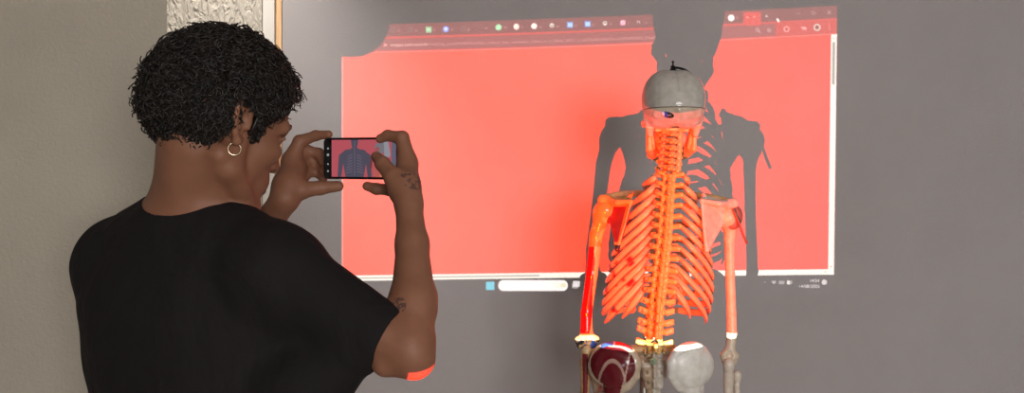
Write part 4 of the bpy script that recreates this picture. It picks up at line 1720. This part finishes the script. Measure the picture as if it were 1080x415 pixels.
# ribbed collar band round the neck hole
ring_pts = []
for a in np.linspace(0, 2 * PI, 41):
    ring_pts.append(NB + s_ax * .0735 * math.cos(a) + f_ax * .068 * math.sin(a) + UP * (-.008 + .004 * math.cos(a) ** 2 - .020 * max(0, math.sin(a))))
Vc, Qc = tube_vp(ring_pts, .0095, .0042, sides=10, caps=False)
make_mesh('collar', np.array(Vc), Qc, M_shirt, shirt)

# ------------------------------------------------------------------ trousers and shoes, below the frame
M_jean = plain('dark_denim', (0.03, 0.035, 0.05), 0.8, bumps=0.3, scale=200)
M_shoe = plain('white_leather', (0.6, 0.6, 0.58), 0.5)
hip_c = v3(NB[0], NB[1], .93) + f_ax * .012
v = Vol(hip_c + v3(-.3, -.3, -.92), hip_c + v3(.3, .3, .03), .007)
v.add(sect(hip_c + UP * .0, hip_c - UP * .10, s_ax, f_ax, (.162, .11), (.170, .122)))
feet = []
for q in (-1, 1):
    a = hip_c - UP * .10 + s_ax * q * .085
    b = a - UP * .38 + s_ax * q * .01 + f_ax * .015
    c_ = v3(b[0], b[1], .11) + s_ax * q * .01 - f_ax * .01
    v.add(cap(a, b, .092, .068), .04)
    v.add(cap(b, c_, .068, .058), .03)
    feet.append(c_)
v.cut((0, 0, .06), (0, 0, -1))
Vt, Qt = v.surface()
make_mesh('trousers', Vt, Qt, M_jean, PE)
for c_ in feet:
    g0 = v3(c_[0], c_[1], 0)
    v = Vol(g0 + v3(-.25, -.25, -.01), g0 + v3(.25, .25, .16), .004)
    v.add(sect(g0 - f_ax * .06 + UP * .04, g0 + f_ax * .16 + UP * .03, s_ax, UP, (.038, .045), (.044, .032)))
    v.add(cap(g0 + UP * .05, g0 + UP * .11, .045, .042), .02)
    v.cut((0, 0, .001), (0, 0, -1))
    Vs, Qs = v.surface()
    make_mesh('shoe', Vs, Qs, M_shoe, PE)

# ------------------------------------------------------------------ curly hair
M_hair, nt, bs = mat_new('black_curly_hair')
f = tex_noise(nt, 40, 3)
nt.links.new(ramp(nt, f, [(0.3, (0.006, 0.0045, 0.004)), (0.7, (0.016, 0.011, 0.009))]), bs.inputs['Base Color'])
bs.inputs['Roughness'].default_value = 0.45
bs.inputs['Specular IOR Level'].default_value = 0.4


def hair_zone(f, r, u):
    """how deep a scalp point lies inside the hairline (m)"""
    side = abs(r) > .035
    if f > .055:
        low = .088 if not side else .078
    elif f > .018:
        low = (-.022 if f < .036 else .03) if abs(r) > .05 else .06
    elif f > -.028:
        low = .030
    else:
        low = -.060 - .012 * min(1, (-f - .028) / .05)
    return u - low


hv = Vol(HC - .16, HC + .19, .003)
for dirs in ((-.008, 0, .048, .096, .076, .085), (-.042, 0, .025, .058, .069, .074)):
    hv.add(ell(Hd(*dirs[:3]), np.array(dirs[3:]) + .009, HR_), .02)
for q in (-1, 1):
    hv.add(ell(Hd(-.02, q * .03, .03), (.085, .058, .07), HR_), .02)
G = [hv.ax[0][:, None, None] - HC[0], hv.ax[1][None, :, None] - HC[1], hv.ax[2][None, None, :] - HC[2]]
fu = [sum(G[i] * ax_[i] for i in range(3)) for ax_ in (fwd, rv, upv)]
low = np.where(fu[0] > .05, .078, np.where(fu[0] > -.026, .034, -.058))
low = np.where((fu[0] > .034) & (fu[0] <= .05), .045, low)
low = np.where((fu[0] > .012) & (fu[0] <= .034) & (np.abs(fu[1]) > .05), -.014, low)
hv.D = np.maximum(hv.D, (low - fu[2]).astype(np.float32) * .8)
hv.D = np.maximum(hv.D, (fu[0] - .088).astype(np.float32))
Vh, Qh = hv.surface()
dis = np.array([mnoise.noise(Vector(p * 70)) * .003 for p in Vh])
cen = HC + upv * .04
dirn = (Vh - cen) / np.linalg.norm(Vh - cen, axis=1)[:, None]
hair_parts = [(Vh + dirn * dis[:, None], Qh)]
hr = random.Random(11)
curl_V, curl_Q = [], []
off = 0
n_made = 0
SIDES = 4
while n_made < N_CURL:
    # a random root on the outside of the cap
    kv = hr.randrange(len(Vh))
    p0 = Vh[kv] - dirn[kv] * .003
    lc = HR_ @ (p0 - HC)
    f, r, u = lc
    if hair_zone(f, r, u) < -.006 or np.linalg.norm(p0 - cen) < .07:
        continue
    nw = dirn[kv]
    nape = max(0.0, min(1.0, (.0 - u) / .05))             # shorter towards the nape and the sideburn
    short = nape if f < -.02 else (1.0 if u < .03 else 0.0)
    front = max(0.0, (f - .05) / .05)
    L = hr.uniform(.010, .027) * (1 - .55 * short) + .006 * front
    if hr.random() < .05:
        L *= 1.2
    rc = hr.choice((hr.uniform(.0030, .0060), hr.uniform(.0055, .0100))) * (1 - .45 * short)
    turns = hr.uniform(1.2, 2.4)
    if u < .02 and f > 0:
        L *= .5
    d = nw + np.array([hr.gauss(0, .45) for _ in range(3)]) * 1.1 + upv * .12 + fwd * .25 * front
    d /= np.linalg.norm(d)
    if d @ nw < .25:
        d = d + nw * .6
        d /= np.linalg.norm(d)
    t1 = np.cross(d, (hr.gauss(0, 1), hr.gauss(0, 1), hr.gauss(0, 1)))
    t1 /= np.linalg.norm(t1) + 1e-9
    t2 = np.cross(d, t1)
    ph = hr.uniform(0, 2 * PI)
    m = 18
    t = np.linspace(0, 1, m)
    ang = ph + turns * 2 * PI * t * hr.choice((-1, 1))
    droop = -UP * (.010 * L / .04)
    P = p0[None] + d[None] * (L * t)[:, None] + droop[None] * (t ** 2)[:, None] + (np.cos(ang) - math.cos(ph))[:, None] * t1[None] * rc + (np.sin(ang) - math.sin(ph))[:, None] * t2[None] * rc
    # keep strands outside the scalp
    rad = np.interp(t, [0, .3, .8, 1], [.0016, .0019, .0016, .0009]) * hr.uniform(.42, .95)
    T_ = np.gradient(P, axis=0)
    T_ /= np.linalg.norm(T_, axis=1)[:, None] + 1e-9
    B_ = np.cross(T_, nw)
    B_ /= np.linalg.norm(B_, axis=1)[:, None] + 1e-9
    U_ = np.cross(B_, T_)
    aa = np.linspace(0, 2 * PI, SIDES, endpoint=False)
    ringv = P[:, None] + (np.cos(aa)[None, :, None] * U_[:, None] + np.sin(aa)[None, :, None] * B_[:, None]) * rad[:, None, None]
    curl_V.append(ringv.reshape(-1, 3))
    i = np.arange(m - 1)[:, None] * SIDES
    j = np.arange(SIDES)[None]
    k = (j + 1) % SIDES
    qd = np.stack([(i + j), (i + k), (i + SIDES + k), (i + SIDES + j)], -1).reshape(-1, 4) + off
    curl_Q.append(qd)
    off += m * SIDES
    n_made += 1
CV = np.vstack([hair_parts[0][0]] + curl_V)
CQ = np.vstack([hair_parts[0][1]] + [q + len(hair_parts[0][0]) for q in curl_Q])
make_mesh('hair', CV, CQ, M_hair, PE)

# eyebrows: short strokes lying on the brow
for q in (-1, 1):
    P = [Hd(.1045, q * .014, .029), Hd(.1035, q * .026, .0345), Hd(.096, q * .040, .034), Hd(.086, q * .050, .028)]
    Ve, Qe = tube_vp(catmull(P, 5), np.interp(np.linspace(0, 1, 16), [0, .5, 1], [.003, .0042, .002]), .0028, sides=8)
    make_mesh('eyebrow', np.array(Ve), Qe, M_hair, PE)

# thin hoop through the lobe
M_gold = plain('pale_gold', (0.85, 0.72, 0.52), 0.22, 1.0, 0.05)
lobe = Hd(-.004, .078, -.036)
ringp = []
for a in np.linspace(0, 2 * PI, 37):
    ringp.append(lobe - upv * .0082 + fwd * .0092 * math.cos(a) * .9 + upv * .0092 * math.sin(a) + rv * .004 * math.cos(a))
Vr, Qr = tube_vp(ringp, .0010, sides=8, up=tuple(rv), caps=False)
make_mesh('earring', np.array(Vr), Qr, M_gold, PE, label='thin pale gold hoop earring')

# ================================================================== phone held in both hands
PHN = root_of('phone', 'black smartphone held sideways, its screen showing the skeleton and its shadow', 'phone', tuple(pc_))
M_pb = plain('black_phone_body', (0.012, 0.012, 0.014), 0.3)
M_glass = plain('black_phone_glass', (0.006, 0.006, 0.007), 0.08)


def PP(a, b, c):
    """a along the length from the left end, b up from the middle, c out of the screen"""
    return pl_ + px_ * a + pz_ * b + pn_ * c


def slab(a0, a1, b0, b1, c0, c1, r, seg=6):
    pts = []
    for cx, cy, s0_ in ((a1 - r, b1 - r, 0), (a0 + r, b1 - r, PI / 2), (a0 + r, b0 + r, PI), (a1 - r, b0 + r, 1.5 * PI)):
        for t in np.linspace(0, PI / 2, seg):
            pts.append((cx + r * math.cos(s0_ + t), cy + r * math.sin(s0_ + t)))
    n = len(pts)
    V = [tuple(PP(x, y, c0)) for x, y in pts] + [tuple(PP(x, y, c1)) for x, y in pts]
    Q = [tuple(range(n - 1, -1, -1)), tuple(range(n, 2 * n))] + [(i, (i + 1) % n, n + (i + 1) % n, n + i) for i in range(n)]
    return V, Q


V, Q = slab(0, PLEN, -PH_ / 2, PH_ / 2, -PT_, 0, .009)
o = make_mesh('phone_case', V, Q, M_pb, PHN, smooth=False)
m_ = o.modifiers.new('bevel', 'BEVEL'); m_.width = .0015; m_.segments = 3; m_.limit_method = 'ANGLE'
V, Q = slab(.002, PLEN - .002, -PH_ / 2 + .002, PH_ / 2 - .002, .0001, .0006, .007)
make_mesh('front_glass', V, Q, M_glass, PHN, smooth=False)

# the live picture on the phone: wall in red, the grey shadow, the skeleton at the right
SXp, SYp = 330, 190
yy, xx = np.mgrid[0:SYp, 0:SXp].astype(float)
xx = (xx + .5) / SXp * 1.70
yy = (yy + .5) / SYp            # y runs downwards
PHI = np.zeros((SYp, SXp, 3), np.float32)
PHI[:] = (0.50, 0.090, 0.115)


def pblend(m, c):
    global PHI
    m = np.clip(m, 0, 1)[..., None].astype(np.float32)
    PHI = PHI * (1 - m) + np.asarray(c, np.float32) * m


def pseg(x0, y0, x1, y1, r0, r1, c, a=1.0):
    dx, dy = x1 - x0, y1 - y0
    t = np.clip(((xx - x0) * dx + (yy - y0) * dy) / (dx * dx + dy * dy + 1e-9), 0, 1)
    d_ = np.hypot(xx - x0 - t * dx, yy - y0 - t * dy) - (r0 + (r1 - r0) * t)
    pblend(np.clip(.5 - d_ / .012, 0, 1) * a, c)


SHD = (0.085, 0.075, 0.110)
pseg(.62, .00, .62, .12, .10, .085, SHD)
pseg(.62, .1, .62, .30, .07, .07, SHD)
pseg(.62, .26, .33, .42, .06, .09, SHD); pseg(.62, .26, .90, .42, .06, .09, SHD)
pseg(.44, .42, .50, .95, .16, .13, SHD); pseg(.80, .42, .74, .95, .16, .13, SHD); pseg(.62, .4, .62, 1.0, .16, .16, SHD)
pseg(.27, .45, .21, 1.0, .075, .05, SHD); pseg(.97, .45, 1.02, 1.0, .075, .05, SHD)
for k in range(7):
    y_ = .40 + .075 * k
    for q in (-1, 1):
        pseg(.62 + q * .07, y_, .62 + q * (.17 + .01 * k), y_ + .05, .006, .005, (0.24, 0.20, 0.28), .8)
pseg(.62, .05, .62, .95, .012, .012, (0.17, 0.14, 0.2), .5)
# the skeleton itself
pseg(1.30, .22, 1.36, .22, .15, .15, (0.20, 0.19, 0.22))
pseg(1.45, .10, 1.48, .40, .06, .08, (0.30, 0.30, 0.34))
pseg(1.22, .25, 1.20, .42, .06, .05, (0.34, 0.10, 0.10))
for k in range(8):
    y_ = .42 + .075 * k
    pseg(1.30, y_, 1.12, y_ + .09, .010, .012, (0.55, 0.16, 0.08))
    pseg(1.32, y_, 1.48, y_ + .09, .010, .012, (0.50, 0.22, 0.16))
    pseg(1.31, y_, 1.31, y_ + .04, .03, .03, (0.62, 0.20, 0.10))
pseg(1.08, .42, 1.04, .75, .03, .03, (0.16, 0.05, 0.06))
pblend(np.clip((xx - 1.58) / .01, 0, 1), (0.13, 0.13, 0.19))
PIM = to_image('phone_picture', PHI)
M_scr, nt, bs = mat_new('lit_phone_screen')
uvn = nt.nodes.new('ShaderNodeUVMap')
ti = nt.nodes.new('ShaderNodeTexImage')
ti.image = PIM
nt.links.new(uvn.outputs[0], ti.inputs[0])
bs.inputs['Base Color'].default_value = (0.01, 0.01, 0.01, 1)
bs.inputs['Roughness'].default_value = 0.15
nt.links.new(ti.outputs[0], bs.inputs['Emission Color'])
bs.inputs['Emission Strength'].default_value = 0.85
a0, a1 = PLEN * .105, PLEN * .86
b0, b1 = -PH_ / 2 + .004, PH_ / 2 - .004
V = [PP(a0, b0, .0009), PP(a1, b0, .0009), PP(a1, b1, .0009), PP(a0, b1, .0009)] + [PP(a0, b0, .0003), PP(a1, b0, .0003), PP(a1, b1, .0003), PP(a0, b1, .0003)]
o = make_mesh('screen', V, [(0, 1, 2, 3), (7, 6, 5, 4), (0, 4, 5, 1), (1, 5, 6, 2), (2, 6, 7, 3), (3, 7, 4, 0)], M_scr, PHN, smooth=False, label='lit screen showing the skeleton and its shadow')
uvl = o.data.uv_layers.new(name='UVMap')
uvm = {0: (0, 0), 1: (1, 0), 2: (1, 1), 3: (0, 1), 4: (0, 0), 5: (1, 0), 6: (1, 1), 7: (0, 1)}
for l in o.data.loops:
    uvl.data[l.index].uv = uvm[l.vertex_index]
# the camera app's controls in the dark strip
M_ui, nt, bs = mat_new('lit_icons')
bs.inputs['Base Color'].default_value = (0.02, 0.02, 0.02, 1)
bs.inputs['Emission Color'].default_value = (0.8, 0.8, 0.85, 1)
bs.inputs['Emission Strength'].default_value = 0.35
for b_, w_ in ((.017, .0016), (.006, .0022), (-.010, .0014), (-.022, .0016)):
    V, Q = slab(PLEN * .06 - w_, PLEN * .06 + w_, b_ - w_, b_ + w_, .0006, .0009, w_ * .5, 4)
    make_mesh('screen_icon', V, Q, M_ui, PHN, smooth=False)
